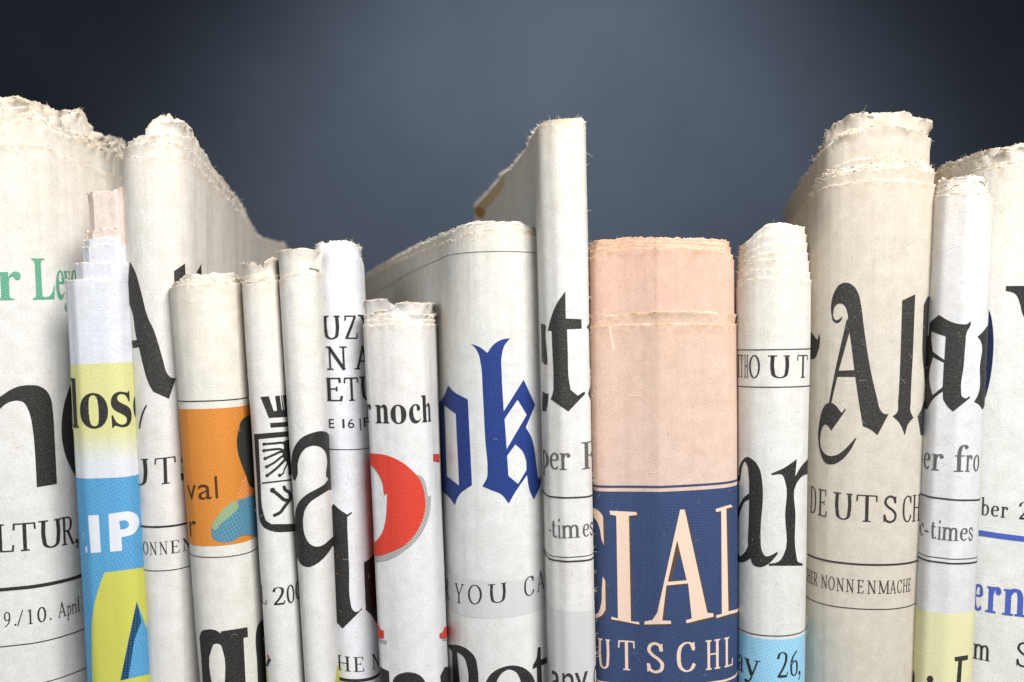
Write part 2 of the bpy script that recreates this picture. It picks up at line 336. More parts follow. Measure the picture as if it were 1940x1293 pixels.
class Newspaper:
    """A folded newspaper standing on end: the fold faces the camera, the two halves run back from it.
    Surface coordinates are (s, z): arc length along the fold's plan curve, and height."""
    def __init__(s, label, top, bot, yref, Y0, r, left, right, mat, n=2.0, wob=1.2, seed=1, step=3.0, gap=2.0, arc=(0.0, 1.0), facets=None):
        s.seed = seed; s.mat = mat; s.wob = wob
        (xl, xr), (bl, br) = (top[0]+gap, top[1]-gap), (bot[0]+gap, bot[1]-gap); zr = 646.5-yref; zb = -646.5
        def conv(px, Y, pb):
            k = (D+Y)/D; zt = zr*k; zbb = zb*k; x = (px-970)*k; xb = (pb-970)*k
            l = (x-xb)/(zt-zbb); return (x-l*zt, Y, l)          # X at z = 0, Y, dX/dz
        pts = [conv(p[0], p[1], p[2] if len(p) > 2 else p[0]+(bl-xl)) for p in left]
        a = conv(xl, Y0+r, bl); b = conv(xr, Y0+r, br)
        for u, f in (facets or ()): pts.append((a[0]+(b[0]-a[0])*u, Y0+r*f, a[2]+(b[2]-a[2])*u))
        for t in (() if facets else np.linspace(math.pi*arc[0], math.pi*arc[1], 17)):
            c = math.cos(t); q = math.sin(t); u = 0.5-0.5*math.copysign(abs(c)**(2/n), c); y = Y0+r*(1-abs(q)**(2/n))
            pts.append((a[0]+(b[0]-a[0])*u, y, a[2]+(b[2]-a[2])*u))
        pts += [conv(p[0], p[1], p[2] if len(p) > 2 else p[0]+(br-xr)) for p in right]
        P = np.array(pts); seg = np.r_[0, np.cumsum(np.linalg.norm(np.diff(P[:, :2], axis=0), axis=1))]
        # catmull through the control points
        Q = []; 
        for i in range(len(P)-1):
            p0 = P[max(i-1, 0)]; p1 = P[i]; p2 = P[i+1]; p3 = P[min(i+2, len(P)-1)]; L = seg[i+1]-seg[i]
            def tg(a_, b_, c_):
                l1 = np.linalg.norm((b_-a_)[:2])+1e-6; l2 = np.linalg.norm((c_-b_)[:2])+1e-6
                return ((b_-a_)/l1*l2+(c_-b_)/l2*l1)/(l1+l2)*L
            t1 = tg(p0, p1, p2) if i > 0 else p2-p1; t2 = tg(p1, p2, p3) if i < len(P)-2 else p2-p1
            m = max(2, int(L/2))
            for k in range(m):
                u = k/m; Q.append((2*u**3-3*u**2+1)*p1+(u**3-2*u**2+u)*t1+(-2*u**3+3*u**2)*p2+(u**3-u**2)*t2)
        Q.append(P[-1]); Q = np.array(Q)
        ss = np.r_[0, np.cumsum(np.linalg.norm(np.diff(Q[:, :2], axis=0), axis=1))]
        s.L = ss[-1]; s.g = np.arange(0, s.L, 1.5)
        s.X, s.Y, s.l = [np.interp(s.g, ss, Q[:, k]) for k in range(3)]
        ker = np.ones(7)/7
        tx = np.gradient(s.X); ty = np.gradient(s.Y)
        tx = np.convolve(np.pad(tx, 3, 'edge'), ker, 'valid'); ty = np.convolve(np.pad(ty, 3, 'edge'), ker, 'valid'); m = np.hypot(tx, ty)
        s.nx, s.ny = ty/m, -tx/m      # outward (towards the camera at the front)
        ic = int(np.argmin(s.Y)); s.sc = s.g[ic]
        px = s.X/(D+s.Y)*D+970
        i = ic
        while i > 0 and px[i-1] < px[i]-1e-4: i -= 1
        j = ic
        while j < len(px)-1 and px[j+1] > px[j]+1e-4: j += 1
        s.i0, s.i1 = i, j; s.step = step
        s.root = bpy.data.objects.new('newspaper', None); C.objects.link(s.root)
        cx = (s.X[ic]+s.l[ic]*ZB)*U; s.root.location = (cx, s.Y[ic]*U, ZB*U); s.root['label'] = label; s.root['category'] = 'newspaper'
        s.root['group'] = 'folded newspapers standing in a row'
        s.org = np.array([cx/U, s.Y[ic], ZB])
        s.sheet = None
    def at(s, sv, zv, off=0.0):
        X = np.interp(sv, s.g, s.X); Y = np.interp(sv, s.g, s.Y); l = np.interp(sv, s.g, s.l)
        nx = np.interp(sv, s.g, s.nx); ny = np.interp(sv, s.g, s.ny)
        wv = s.wob*(fbm(sv/70.0, zv/170.0, s.seed, 2)+0.35*fbm(sv/22.0, zv/260.0, s.seed+5, 1))+off
        return np.stack([X+l*zv+nx*wv, Y+ny*wv, zv+0*X], 1), np.stack([nx, ny, 0*nx], 1)
    def inv(s, px, py):
        """photograph position -> (s, z) on the visible face"""
        px = np.atleast_1d(np.asarray(px, float)); py = np.atleast_1d(np.asarray(py, float))
        sl = slice(s.i0, s.i1+1); g = s.g[sl]; X = s.X[sl]; Y = s.Y[sl]; l = s.l[sl]
        z = 646.5-py; sv = np.full(len(px), s.sc)
        for _ in range(6):
            y = np.interp(sv, g, Y); z = (646.5-py)*(D+y)/D
            for k in range(len(px)):
                q = (X+l*z[k])/(D+Y)*D+970; sv[k] = np.interp(px[k], q, g)
        return sv, z
    def topz(s, prof, ref, inset=0, dx=0):
        """(px, py) list -> height of the edge at every sample of the plan curve"""
        p = np.array(prof, float); q = 646.5-ref
        z = np.full(len(s.g), 0.0); pxs = (s.X-s.nx*inset+dx+s.l*q)/(D+s.Y-s.ny*inset)*D+970
        py = np.interp(pxs, p[:, 0], p[:, 1]); z = (646.5-py)*(D+s.Y)/D
        ic = int(np.argmin(s.Y)); yl = s.Y[s.i0:ic+1][::-1]; yr = s.Y[ic:s.i1+1]
        if yl[-1] >= yr[-1]: vy, vz = yl, z[s.i0:ic+1][::-1]
        else: vy, vz = yr, z[ic:s.i1+1]
        vy = np.maximum.accumulate(vy)
        for sl, e in ((slice(0, s.i0), s.i0), (slice(s.i1+1, None), s.i1)):
            ref_ = z[e]-np.interp(s.Y[e], vy, vz)
            z[sl] = np.minimum(np.interp(s.Y[sl], vy, vz)+ref_*np.exp(-np.abs(s.Y[sl]-s.Y[e])/80), max(z[e], 0))
        return z
    def add_sheet(s, prof, inset=0.0, jag=1.0, crumple=0.0, ch=40, curl=0.0, mat=None, low=1.0, name=None, label=None, sd=0, full=True, thick=1.6, srange=None, dx=0.0):
        ref = prof[len(prof)//2][1]
        st = s.step; g = np.arange(0, s.L, st); 
        # coarser far down the hidden halves
        vis = (g > s.g[s.i0]-40) & (g < s.g[s.i1]+40); keep = vis | (np.arange(len(g)) % 5 == 0); g = g[keep]
        if srange is not None:
            a, _ = s.inv([srange[0], srange[1]], [ref, ref]); g = g[(g >= a[0]) & (g <= a[1])]
        sd = s.seed*31+sd; n = len(g)
        zt = np.interp(g, s.g, s.topz(prof, ref, inset, dx))
        jit = 1+0.4*fbm(g/30, 0*g, sd+2, 2); ph = g/6.5+2*vnoise(g/25, 0*g, sd+3)
        tri = np.abs((ph % 1.0)-0.5)*4-1
        e = jag*(1.5*tri*jit*np.clip(0.4+vnoise(g/40, 0*g, sd+4), 0, 1)+1.9*fbm(g/9, 0*g, sd+5, 3)+low*2.6*fbm(g/55, 0*g, sd+6, 3))
        nick = np.clip(fbm(g/14, 0*g, sd+9, 2)-0.42, 0, 1)*-9*jag
        zt = zt+e+nick
        dn = np.r_[0, 0.8, 2, 4, 7, 11, 16, 23, 32, 44, 60]; 
        rest = np.arange(78, 1, 0) if False else None
        rows = [zt-d for d in dn]; zl = zt-60
        hh = (zl.max()-ZB); m = max(3, int(hh/(17 if full else 110)))
        for k in range(1, m+1): rows.append(zl+(ZB-zl)*k/m)
        rows = rows[::-1]; dist = [zt-r for r in rows]
        V = []; N = []; UVs = []; A = []
        for r, d in zip(rows, dist):
            off = -inset+0*g
            fray = np.exp(-d/3.0)*1.7*vnoise(g/3.3, 0*g+d, sd+11)*jag
            cr = crumple*np.clip(1-d/ch, 0, 1)**1.3*(fbm(g/32, d/34, sd+12, 2)*1.9)
            cu = curl*np.clip(1-d/ch, 0, 1)**2
            p, nn = s.at(g, r, 0); p = p+nn*(off+fray+cr+cu)[:, None]; p[:, 0] += dx*(1 if s.sheet is None else np.clip((r-np.interp(g, *s.ztop)+45)/45, 0, 1))
            if crumple: p[:, 2] += crumple*0.5*np.clip(1-d/ch, 0, 1)*fbm(g/18, d/20, sd+14, 2)
            V.append(p); N.append(nn); UVs.append(np.stack([g/100, r/100], 1)); A.append(d)
        R0 = len(rows)
        # rim and the back of the sheet near its edge
        for dd, tt in ((0.3, thick*0.5), (0.8, thick), (14, thick)):
            k = R0-1 if dd < 3 else R0-1-6
            p = V[R0-1]-N[R0-1]*tt if dd < 3 else V[k]-N[k]*tt
            p = p.copy(); p[:, 2] -= (0.0 if dd < .5 else 0.6) if dd < 3 else 0
            if dd < .5: p[:, 2] += 0.9*vnoise(g/2.7, 0*g, sd+21)
            V.append(p); N.append(-N[R0-1]); UVs.append(np.stack([g/100, (zt-dd)/100], 1)); A.append(np.full(n, 1.0 if dd < 3 else 14.0))
        M = len(V); idx = np.arange(M*n).reshape(M, n)
        F = np.stack([idx[:-1, :-1], idx[:-1, 1:], idx[1:, 1:], idx[1:, :-1]], -1).reshape(-1, 4)
        o = mesh_obj(name or ('outer_sheet' if s.sheet is None else 'inner_sheet'), np.vstack(V)-s.org, F, mat or s.mat, s.root, uvs=np.vstack(UVs), attr=np.concatenate(A))
        if label: o['label'] = label
        if s.sheet is None: s.sheet = o; s.ztop = (g, zt)
        s.edges = getattr(s, 'edges', []); s.edges.append((g, V[R0-1], N[R0-1]))
        return o
    # ---------------- printing
    def _place(s, name, V2, F, mat, lay, label=None):
        V2 = np.asarray(V2, float); off = 0.42+0.32*lay
        p, n = s.at(V2[:, 0], V2[:, 1], off)
        o = mesh_obj(name, p-s.org, F, mat, s.sheet, normals=n, uvs=V2/100)
        if label: o['label'] = label
        return o
    def _items(s, name, items, mat, lay, gs=5.0, gz=16.0):
        """items: list of (rule, contours[, holes]) in (s, z)"""
        AV = []; AF = []; base = 0
        for it in items:
            rule, cs = it[0], it[1]; holes = it[2] if len(it) > 2 else []
            allc = list(cs)+list(holes); pts = []; ed = []
            for c in allc:
                q = []
                for k in range(len(c)):
                    a, b = c[k], c[(k+1) % len(c)]
                    if math.hypot(a[0]-b[0], a[1]-b[1]) > 1e-3: q.append(a)
                if len(q) < 3: continue
                b0 = len(pts); pts += q; ed += [(b0+k, b0+(k+1) % len(q)) for k in range(len(q))]
            if len(pts) < 3: continue
            A = np.array(pts); x0, y0 = A.min(0); x1, y1 = A.max(0)
            if x1-x0 < 0.4 or y1-y0 < 0.4: continue
            gx = np.arange(math.floor(x0/gs)*gs+gs, x1, gs); gy = np.arange(math.floor(y0/gz)*gz+gz, y1, gz)
            for x in gx: pts += [(x, y0-1), (x, y1+1)]; ed.append((len(pts)-2, len(pts)-1))
            for y in gy: pts += [(x0-1, y), (x1+1, y)]; ed.append((len(pts)-2, len(pts)-1))
            v, _, f, _, _, _ = delaunay_2d_cdt([Vector(p) for p in pts], ed, [], 0, 1e-4)
            v = np.array([(a.x, a.y) for a in v]); f = np.array([t for t in f if len(t) == 3])
            if len(f) == 0: continue
            cen = v[f].mean(1)
            if rule == 'eo':
                m = np.zeros(len(cen), bool)
                for c in cs: m ^= inside_poly(cen, c)
            else:
                m = np.zeros(len(cen), bool)
                for c in cs: m |= inside_poly(cen, c)
            for c in holes: m &= ~inside_poly(cen, c)
            d1 = v[f[:, 1]]-v[f[:, 0]]; d2 = v[f[:, 2]]-v[f[:, 0]]; ar = d1[:, 0]*d2[:, 1]-d1[:, 1]*d2[:, 0]
            m &= np.abs(ar) > 1e-4
            f = f[m]; ar = ar[m]; f[ar < 0] = f[ar < 0][:, ::-1]
            if len(f) == 0: continue
            AV.append(v); AF.append(f+base); base += len(v)
        if AV: return s._place(name, np.vstack(AV), np.vstack(AF), mat, lay)
    def trace(s, outs, mat, holes=(), lay=0, name='printed_letter', dens=True):
        def mp(c):
            q = smooth(c, 5); r = []
            for k in range(len(q)):
                a, b = q[k], q[(k+1) % len(q)]; m = max(1, int(math.hypot(a[0]-b[0], a[1]-b[1])/8))
                for j in range(m): r.append((a[0]+(b[0]-a[0])*j/m, a[1]+(b[1]-a[1])*j/m))
            r = np.array(r); sv, z = s.inv(r[:, 0], r[:, 1]); return list(zip(sv, z))
        return s._items(name, [('any', [mp(c) for c in outs], [mp(c) for c in holes])], mat, lay)
    def base(s, pts):
        sv, z = s.inv([p[0] for p in pts], [p[1] for p in pts])
        k = np.polyfit(sv, z, 1 if len(pts) > 1 else 0)
        return lambda x: np.polyval(k, x)
    def letters(s, spec, basepts, h, mat, font='light', lay=1, W=W_, T=T_, name='printed_text', sy=1.0):
        """spec: list of (char, px left, px right); h: cap height in photo pixels"""
        bl = s.base(basepts); items = []
        for ch, xl, xr in spec:
            sv, zz = s.inv([xl, xr], [basepts[0][1]-h/3]*2); a, b = sv
            g = glyph(ch, W, T) if font == 'light' else face_glyph(ch, font)
            al = np.array([p for it in g for c in it[1] for p in c]); 
            if len(al) == 0: continue
            x0, x1 = al[:, 0].min(), al[:, 0].max(); k = (b-a)/max(x1-x0, 1e-3)
            y = np.interp((a+b)/2, s.g, s.Y); kz = h*(D+y)/D
            poly = []
            for it in g:
                poly.append((it[0], [[(a+(p[0]-x0)*k, float(bl(a+(p[0]-x0)*k))+p[1]*kz) for p in c] for c in it[1]]))
            # one union per letter
            items += s._union(poly)
        return s._items(name, items, mat, lay)
    def _union(s, poly):
        if len(poly) == 1: return poly
        # overlapping strokes of one letter: collect rings so that the union is triangulated once
        outs = []; rings = []
        for r, cs in poly: (outs if len(cs) == 1 else rings).append(cs)
        return [('stk', [c for cs in outs for c in cs], [], rings)] if False else [('multi', [cs for _, cs in poly])]
    def text(s, st, xl, xr, basepts, h, mat, font='light', lay=1, track=0.12, W=W_, T=T_, name='printed_text'):
        adv = []; x = 0
        for ch in st:
            if ch == ' ': x += 0.42; continue
            g = glyph(ch, W, T) if font == 'light' else face_glyph(ch, font)
            al = np.array([p for it in g for c in it[1] for p in c]); w_ = al[:, 0].max()-al[:, 0].min()
            adv.append((ch, x, x+w_)); x += w_+track
        x -= track; (a, b), _ = s.inv([xl, xr], [basepts[0][1]]*2); k = (b-a)/x; bl = s.base(basepts); items = []
        for ch, u0, u1 in adv:
            g = glyph(ch, W, T) if font == 'light' else face_glyph(ch, font)
            al = np.array([p for it in g for c in it[1] for p in c]); x0 = al[:, 0].min()
            y = np.interp(a+k*u0, s.g, s.Y); kz = h*(D+y)/D
            items += s._union([(it[0], [[(a+(u0+p[0]-x0)*k, float(bl(a+(u0+p[0]-x0)*k))+p[1]*kz) for p in c] for c in it[1]]) for it in g])
        return s._items(name, items, mat, lay)
    def band(s, top, bot, mat, lay=0, name='printed_panel', wrap=60, sr=None):
        """a printed area between two base lines (lists of photo points); bot None runs to the foot"""
        a = s.base(top); b = s.base(bot) if bot else (lambda x: ZB+4+0*x)
        s0, s1 = (s.g[s.i0]-wrap, s.g[s.i1]+wrap) if sr is None else s.inv([sr[0], sr[1]], [top[0][1]]*2)[0]
        s0 = max(s0, 1); s1 = min(s1, s.L-2)
        xs = np.arange(s0, s1, 3.0); hi = a(xs); lo = b(xs); m = max(1, int(np.max(np.abs(hi-lo))/16))
        V = np.vstack([np.stack([xs, lo+(hi-lo)*k/m], 1) for k in range(m+1)]); n = len(xs); idx = np.arange((m+1)*n).reshape(m+1, n)
        F = np.stack([idx[:-1, :-1], idx[:-1, 1:], idx[1:, 1:], idx[1:, :-1]], -1).reshape(-1, 4)
        return s._place(name, V, F, mat, lay)
    def rule(s, pts, th, mat, lay=1, wrap=60, sr=None):
        return s.band([(p[0], p[1]-th/2) for p in pts], [(p[0], p[1]+th/2) for p in pts], mat, lay, 'printed_rule', wrap, sr)
    def fibres(s, per=0.16, face=0, ln=(3, 10), sd=0, side=0):
        """loose paper fibres on the torn edges and a few on the face"""
        rng = random.Random(s.seed*7+sd); V = []; F = []
        def strand(p, d, L, wd):
            d = np.array(d, float); d /= np.linalg.norm(d)+1e-9; side_ = np.cross(d, (0, 1, 0)); side_ /= np.linalg.norm(side_)+1e-9
            bend = np.array([rng.gauss(0, 1), rng.gauss(0, .5), rng.gauss(0, 1)])*0.5; b0 = len(V); m = 4
            for k in range(m+1):
                u = k/m; c = p+(d*u+bend*u*u)*L; w2 = wd*(1-0.6*u)/2
                V.append(c-side_*w2); V.append(c+side_*w2)
            for k in range(m): F.append((b0+2*k, b0+2*k+1, b0+2*k+3, b0+2*k+2))
        for g, P, N in s.edges:
            m = (g > s.g[s.i0]) & (g < s.g[s.i1]); P = P[m]; N = N[m]
            for _ in range(int(len(P)*3*per)):
                k = rng.randrange(len(P)); d = N[k]*rng.uniform(-.5, 1)+np.array([rng.gauss(0, .8), 0, rng.uniform(-.3, 1.2)])
                strand(P[k]-np.array([0, 0, rng.uniform(0, 2)]), d, rng.uniform(*ln)*rng.uniform(.2, .85)**1.5, 0.42)
        for _ in range(face):
            sv = rng.uniform(s.g[s.i0], s.g[s.i1]); z0 = rng.uniform(-640, 250); zt = np.interp(sv, *s.ztop)
            if z0 > zt: continue
            a = rng.uniform(0, 6.28); L = rng.uniform(5, 16); cur = rng.gauss(0, .09); q = []
            for k in range(6):
                q.append((sv, z0)); a += cur*3; sv += math.cos(a)*L/5; z0 += math.sin(a)*L/5
            q = np.array(q); p, n = s.at(np.clip(q[:, 0], 1, s.L-2), q[:, 1], 1.1+rng.uniform(0, 1.5)); b0 = len(V)
            for k in range(6): V.append(p[k]); V.append(p[k]+np.array([0.0, 0, 0.55])+n[k]*0.3)
            for k in range(5): F.append((b0+2*k, b0+2*k+1, b0+2*k+3, b0+2*k+2))
        for _ in range(side):   # hairs standing off the two silhouettes
            k = s.i1 if rng.random() < .7 else s.i0; z0 = rng.uniform(-640, 380)
            if z0 > np.interp(s.g[k], *s.ztop): continue
            p, n = s.at(np.array([s.g[k]]), np.array([z0]), 0); strand(p[0], n[0]*1.0+np.array([0, 0, rng.gauss(0, .8)]), rng.uniform(3, 9), 0.5)
        if F:
            o = mesh_obj('paper_fibre', np.array(V)-s.org, F, FIBRE, s.root); o['kind'] = 'stuff'

# 'multi': a letter made of several overlapping strokes -> inside any stroke, each stroke even-odd
_old = Newspaper._items
def _items(s, name, items, mat, lay, gs=5.0, gz=16.0):
    AV = []; AF = []; base = 0
    for it in items:
        if it[0] == 'multi': groups = [('eo', cs) for cs in it[1]]; holes = []
        elif it[0] == 'eo': groups = [('eo', it[1])]; holes = []
        else: groups = [('eo', [c]) for c in it[1]]; holes = list(it[2]) if len(it) > 2 else []
        pts = []; ed = []
        for c in [c for _, cs in groups for c in cs]+holes:
            q = [c[k] for k in range(len(c)) if math.hypot(c[k][0]-c[(k+1) % len(c)][0], c[k][1]-c[(k+1) % len(c)][1]) > 1e-3]
            if len(q) < 3: continue
            b0 = len(pts); pts += q; ed += [(b0+k, b0+(k+1) % len(q)) for k in range(len(q))]
        if len(pts) < 3: continue
        A = np.array(pts); x0, y0 = A.min(0); x1, y1 = A.max(0)
        if x1-x0 < 0.4 or y1-y0 < 0.4: continue
        for x in np.arange(math.floor(x0/gs)*gs+gs, x1, gs): pts += [(x, y0-1), (x, y1+1)]; ed.append((len(pts)-2, len(pts)-1))
        for y in np.arange(math.floor(y0/gz)*gz+gz, y1, gz): pts += [(x0-1, y), (x1+1, y)]; ed.append((len(pts)-2, len(pts)-1))
        v, _, f, _, _, _ = delaunay_2d_cdt([Vector(p) for p in pts], ed, [], 0, 1e-4)
        v = np.array([(a.x, a.y) for a in v]); f = np.array([t for t in f if len(t) == 3])
        if len(f) == 0: continue
        cen = v[f].mean(1); m = np.zeros(len(cen), bool)
        for _, cs in groups:
            k = np.zeros(len(cen), bool)
            for c in cs: k ^= inside_poly(cen, c)
            m |= k
        for c in holes: m &= ~inside_poly(cen, c)
        d1 = v[f[:, 1]]-v[f[:, 0]]; d2 = v[f[:, 2]]-v[f[:, 0]]; ar = d1[:, 0]*d2[:, 1]-d1[:, 1]*d2[:, 0]
        m &= np.abs(ar) > 1e-4; f = f[m]; ar = ar[m]
        if len(f) == 0: continue
        f[ar < 0] = f[ar < 0][:, ::-1]
        AV.append(v); AF.append(f+base); base += len(v)
    if AV: return s._place(name, np.vstack(AV), np.vstack(AF), mat, lay)
Newspaper._items = _items

# ------------------------------------------------------------------ backdrop and table
def plane(name, pts, mat):
    me = bpy.data.meshes.new(name); me.from_pydata([tuple(c*U for c in p) for p in pts], [], [(0, 1, 2, 3)]); me.materials.append(mat)
    l = me.uv_layers.new(name='sheet'); l.data.foreach_set('uv', [0, 0, 100, 0, 100, 100, 0, 100])
    o = bpy.data.objects.new(name, me); C.objects.link(o); o['kind'] = 'structure'; return o
t = NT('slate_backdrop'); tc = t.n('ShaderNodeTexCoord')
def on(vecscale, sc, det=3, ro=0.6):
    m = t.n('ShaderNodeMapping'); m.inputs['Scale'].default_value = vecscale; t.l(tc.outputs['Object'], m.inputs[0]); return t.noise(m.outputs[0], sc, det, ro)
n1 = on((1, 1, 1), 6, 5); n2 = on((6, 1, 1), 300, 2); n3 = on((1, 1, 6), 300, 2); n4 = on((1, 1, 1), 900, 2)
wv = t.math('ADD', t.math('MULTIPLY', n2, 0.35), t.math('ADD', t.math('MULTIPLY', n3, 0.35), t.math('MULTIPLY', n4, 0.3)))
c = t.mix(t.ramp(n1, 0.3, 0.7), srgb(50, 57, 67), srgb(56, 63, 74)); c = t.mix(1.0, c, t.mix(t.ramp(wv, 0.38, 0.62), (0.72, 0.72, 0.72, 1), (1.22, 1.22, 1.22, 1)), 'MULTIPLY')
t.l(c, t.b.inputs['Base Color']); t.bump(wv, 0.3, 0.0004)
YB = 6200
plane('backdrop_wall', [(-14000, YB, -2500), (14000, YB, -2500), (14000, YB, 8000), (-14000, YB, 8000)], t.m)
t = NT('dark_table'); n1 = t.noise(t.uv(0.5, 6), 4, 4); t.l(t.mix(n1, (0.02, 0.018, 0.017, 1), (0.05, 0.045, 0.04, 1)), t.b.inputs['Base Color']); t.b.inputs['Roughness'].default_value = 0.6
plane('table_top', [(-14000, -1500, ZB), (14000, -1500, ZB), (14000, YB-2, ZB), (-14000, YB-2, ZB)], t.m)

# ------------------------------------------------------------------ the newspapers, left to right
kA, kB, kC = Z(0, 150, 2.585), Z(0, 600, 3.5925), Z(0, 930, 3.5625)
kD, kE, kF, kG = Z(230, 200, 3.59), Z(320, 440, 3.5925), Z(320, 730, 4.04), Z(360, 1000, 4.4125)
k1, k2, k3, k4, k5 = Z(670, 200, 3.232), Z(680, 550, 3.1535), Z(680, 930, 3.563), Z(1000, 500, 3.2325), Z(1000, 880, 3.131)
k6, k7, k8 = Z(1370, 180, 2.9386), Z(1380, 500, 3.0786), Z(1380, 880, 3.1304)

# 1 far left
N = Newspaper('wide cream newspaper cut by the left edge, green words above big black letters', (-430, 105), (-400, 152), 290, 30, 120,
    [(-300, 900), (-420, 450)], [(190, 260, 214), (242, 480, 272), (268, 700, 300)], paper('newsprint_one', (214, 212, 207), 0.35, 0.2, off=1), n=1.9, wob=2.0, seed=1, arc=(0, .80))
N.add_sheet([(-100, 276), (0, 274), (58, 273), (93, 283), (135, 301), (174, 316), (232, 338), (245, 350), (268, 390)], jag=.8)
N.add_sheet([(-100, 226), (0, 230), (60, 222), (85, 236), (116, 254), (162, 272), (232, 303), (245, 320), (268, 370)], inset=9, jag=1.2, crumple=2.5, ch=50, sd=1, full=False)
N.add_sheet([(-100, 195), (0, 203), (40, 200), (75, 206), (120, 232), (180, 262), (236, 290), (268, 370)], inset=16, jag=1.15, crumple=7, ch=60, curl=3, sd=2, full=False)
N.add_sheet([(-100, 190), (0, 184), (30, 176), (50, 186), (75, 196), (104, 206), (108, 208), (158, 208), (164, 230), (182, 254), (236, 284), (268, 370)], inset=22, jag=1.2, crumple=9, ch=60, sd=3, full=False)
N.add_sheet([(-100, 200), (60, 215), (170, 240), (182, 255), (215, 262), (240, 268), (268, 340)], inset=40, jag=1.0, crumple=5, sd=4, full=False)
N.trace([kB([(-60, 560, 1), (0, 545), (60, 505), (130, 475), (200, 467), (260, 472), (310, 500), (345, 560), (358, 640), (372, 850), (388, 1140, 1), (250, 1162, 1), (240, 950), (222, 760), (210, 690), (190, 630), (160, 585), (120, 573), (80, 578), (40, 595), (0, 630), (-40, 680, 1)])], BLACK)
N.trace([kB([(525, 436, 1), (490, 460), (455, 530), (430, 620), (418, 720), (420, 830), (440, 930), (475, 1020), (515, 1085), (565, 1125, 1), (565, 900, 1), (530, 880), (505, 820), (491, 740), (490, 640), (500, 560), (515, 500), (540, 465, 1)])], BLACK)
N.letters([('r', -4, 40)], [(0, 569), (60, 569)], 78, GREEN, 'bold')
N.letters([('L', 61, 104), ('e', 106, 122), ('y', 121, 133), ('e', 134, 145)], [(62, 568), (104, 568), (140, 566)], 78, GREEN, 'bold')
N.letters([('U', -42, -12), ('L', -8, 27), ('T', 25, 69), ('U', 74, 117), ('R', 117, 142), (',', 143, 149)], [(0, 1047), (45, 1044), (143, 1029)], 53, BLACK, W=.13, T=.05)
N.rule([(0, 1117), (80, 1110), (162, 1088)], 6.5, BLACK)
N.letters([('9', 8, 20), ('.', 27, 31), ('/', 32, 45), ('1', 53, 62), ('0', 71, 88), ('.', 94, 98), ('A', 110, 126), ('p', 127, 135), ('r', 136, 142), ('i', 142, 146), ('l', 147, 152), ('2', 157, 164)], [(10, 1187), (80, 1179), (120, 1170), (160, 1153)], 28, BLACK, W=.12, T=.05)
N.rule([(0, 1224), (84, 1218), (168, 1187)], 2, BLACK)
N.rule([(84, 1293), (174, 1260)], 1.8, BLACK)
for i, d in enumerate((4, 8, 12)):
    N.add_sheet([(-100, 226-d), (0, 230-d), (60, 222-d), (85, 236-d), (116, 254-d), (162, 272-d), (232, 303-d), (245, 320), (268, 370)], inset=10+.8*i, jag=1.3, crumple=3, ch=50, sd=10+i, full=False)
    N.add_sheet([(-100, 195-d), (0, 193-d), (35, 188-d), (50, 196-d), (75, 204-d), (104, 212-d/3), (156, 215-d/3), (166, 240), (182, 262-d/2), (236, 290-d), (268, 370)], inset=23+2*i, jag=1.2, crumple=9, ch=50, curl=3, sd=14+i, full=False)
N.fibres(0.10, 60)

# 2 blue and yellow
pm = paper('newsprint_two', (210, 213, 221), 0.1, 0.05, off=2); pk = paper('pink_newsprint_two', (216, 200, 191), 0.3, 0.1, off=2.5, cream=(216, 196, 180))
N = Newspaper('narrow newspaper printed blue and yellow, pink and white sheet ends stepping up', (132, 250), (175, 296), 525, 20, 52,
    [(275, 500, 300), (195, 200, 230)], [(252, 180, 296), (296, 480, 330)], pm, n=2.7, wob=.7, seed=2,
    facets=[(0, 1), (.015, .58), (.05, .38), (.14, .22), (.22, .09), (.26, .035), (.30, .008), (.36, 0), (.60, .02), (.80, .09), (.91, .24), (.97, .5), (1, 1)])
N.add_sheet([(130, 531), (180, 528), (250, 530)], jag=.7)
N.add_sheet([(140, 498), (190, 495), (250, 497)], inset=9, dx=11, jag=.8, sd=1, full=True)
N.add_sheet([(150, 468), (200, 460), (250, 463)], inset=18, dx=17, jag=.9, sd=2, full=True)
N.add_sheet([(150, 455), (200, 447), (250, 450)], inset=20, dx=18, jag=.9, sd=3, full=True)
N.add_sheet([(150, 440), (200, 430), (250, 428)], inset=24, dx=21, jag=1.3, crumple=2, sd=4, full=True, mat=pk)
N.add_sheet([(150, 368), (185, 358), (250, 353)], inset=26, dx=25, jag=1.0, crumple=1.5, sd=5, full=True, mat=pk)
zf = N.inv([190, 190], [815, 880])[1]
N.band([(142, 691), (255, 685)], [(152, 906), (268, 897)], fade('yellow_fading_panel', (208, 206, 142), (213, 215, 220), zf[0], zf[1]))
N.band([(152, 906), (268, 897)], None, CYAN, 1)
N.letters([('l', 138, 149), ('o', 153, 205), ('s', 211, 248), ('e', 252, 276)], [(153, 811), (205, 809), (248, 806)], 138*.68, BLACK, 'bold', 2)
N.trace([kC([(597, 167, 1), (668, 163, 1), (683, 415, 1), (615, 420, 1)])], WHITEP, lay=2)
N.trace([kC([(733, 158, 1), (820, 144), (870, 140), (915, 158), (936, 200), (930, 245), (900, 290), (850, 308), (820, 312, 1), (825, 405, 1), (745, 412, 1)])], WHITEP, holes=[kC([(805, 205, 1), (845, 200), (868, 218), (868, 240), (850, 256), (812, 262, 1)])], lay=2)
N.trace([kC([(580, 375, 1), (592, 374, 1), (594, 416, 1), (581, 418, 1)])], WHITEP, lay=2)
N.trace([kC([(705, 552, 1), (1030, 510, 1), (1075, 1330, 1), (628, 1330, 1), (622, 1050), (625, 870), (640, 760), (670, 650)])], YELLOW, lay=2, name='printed_panel')
N.trace([kC([(920, 748, 1), (1048, 1095, 1), (1062, 1225, 1), (815, 1278, 1)])], CYAN, lay=3, name='printed_panel')
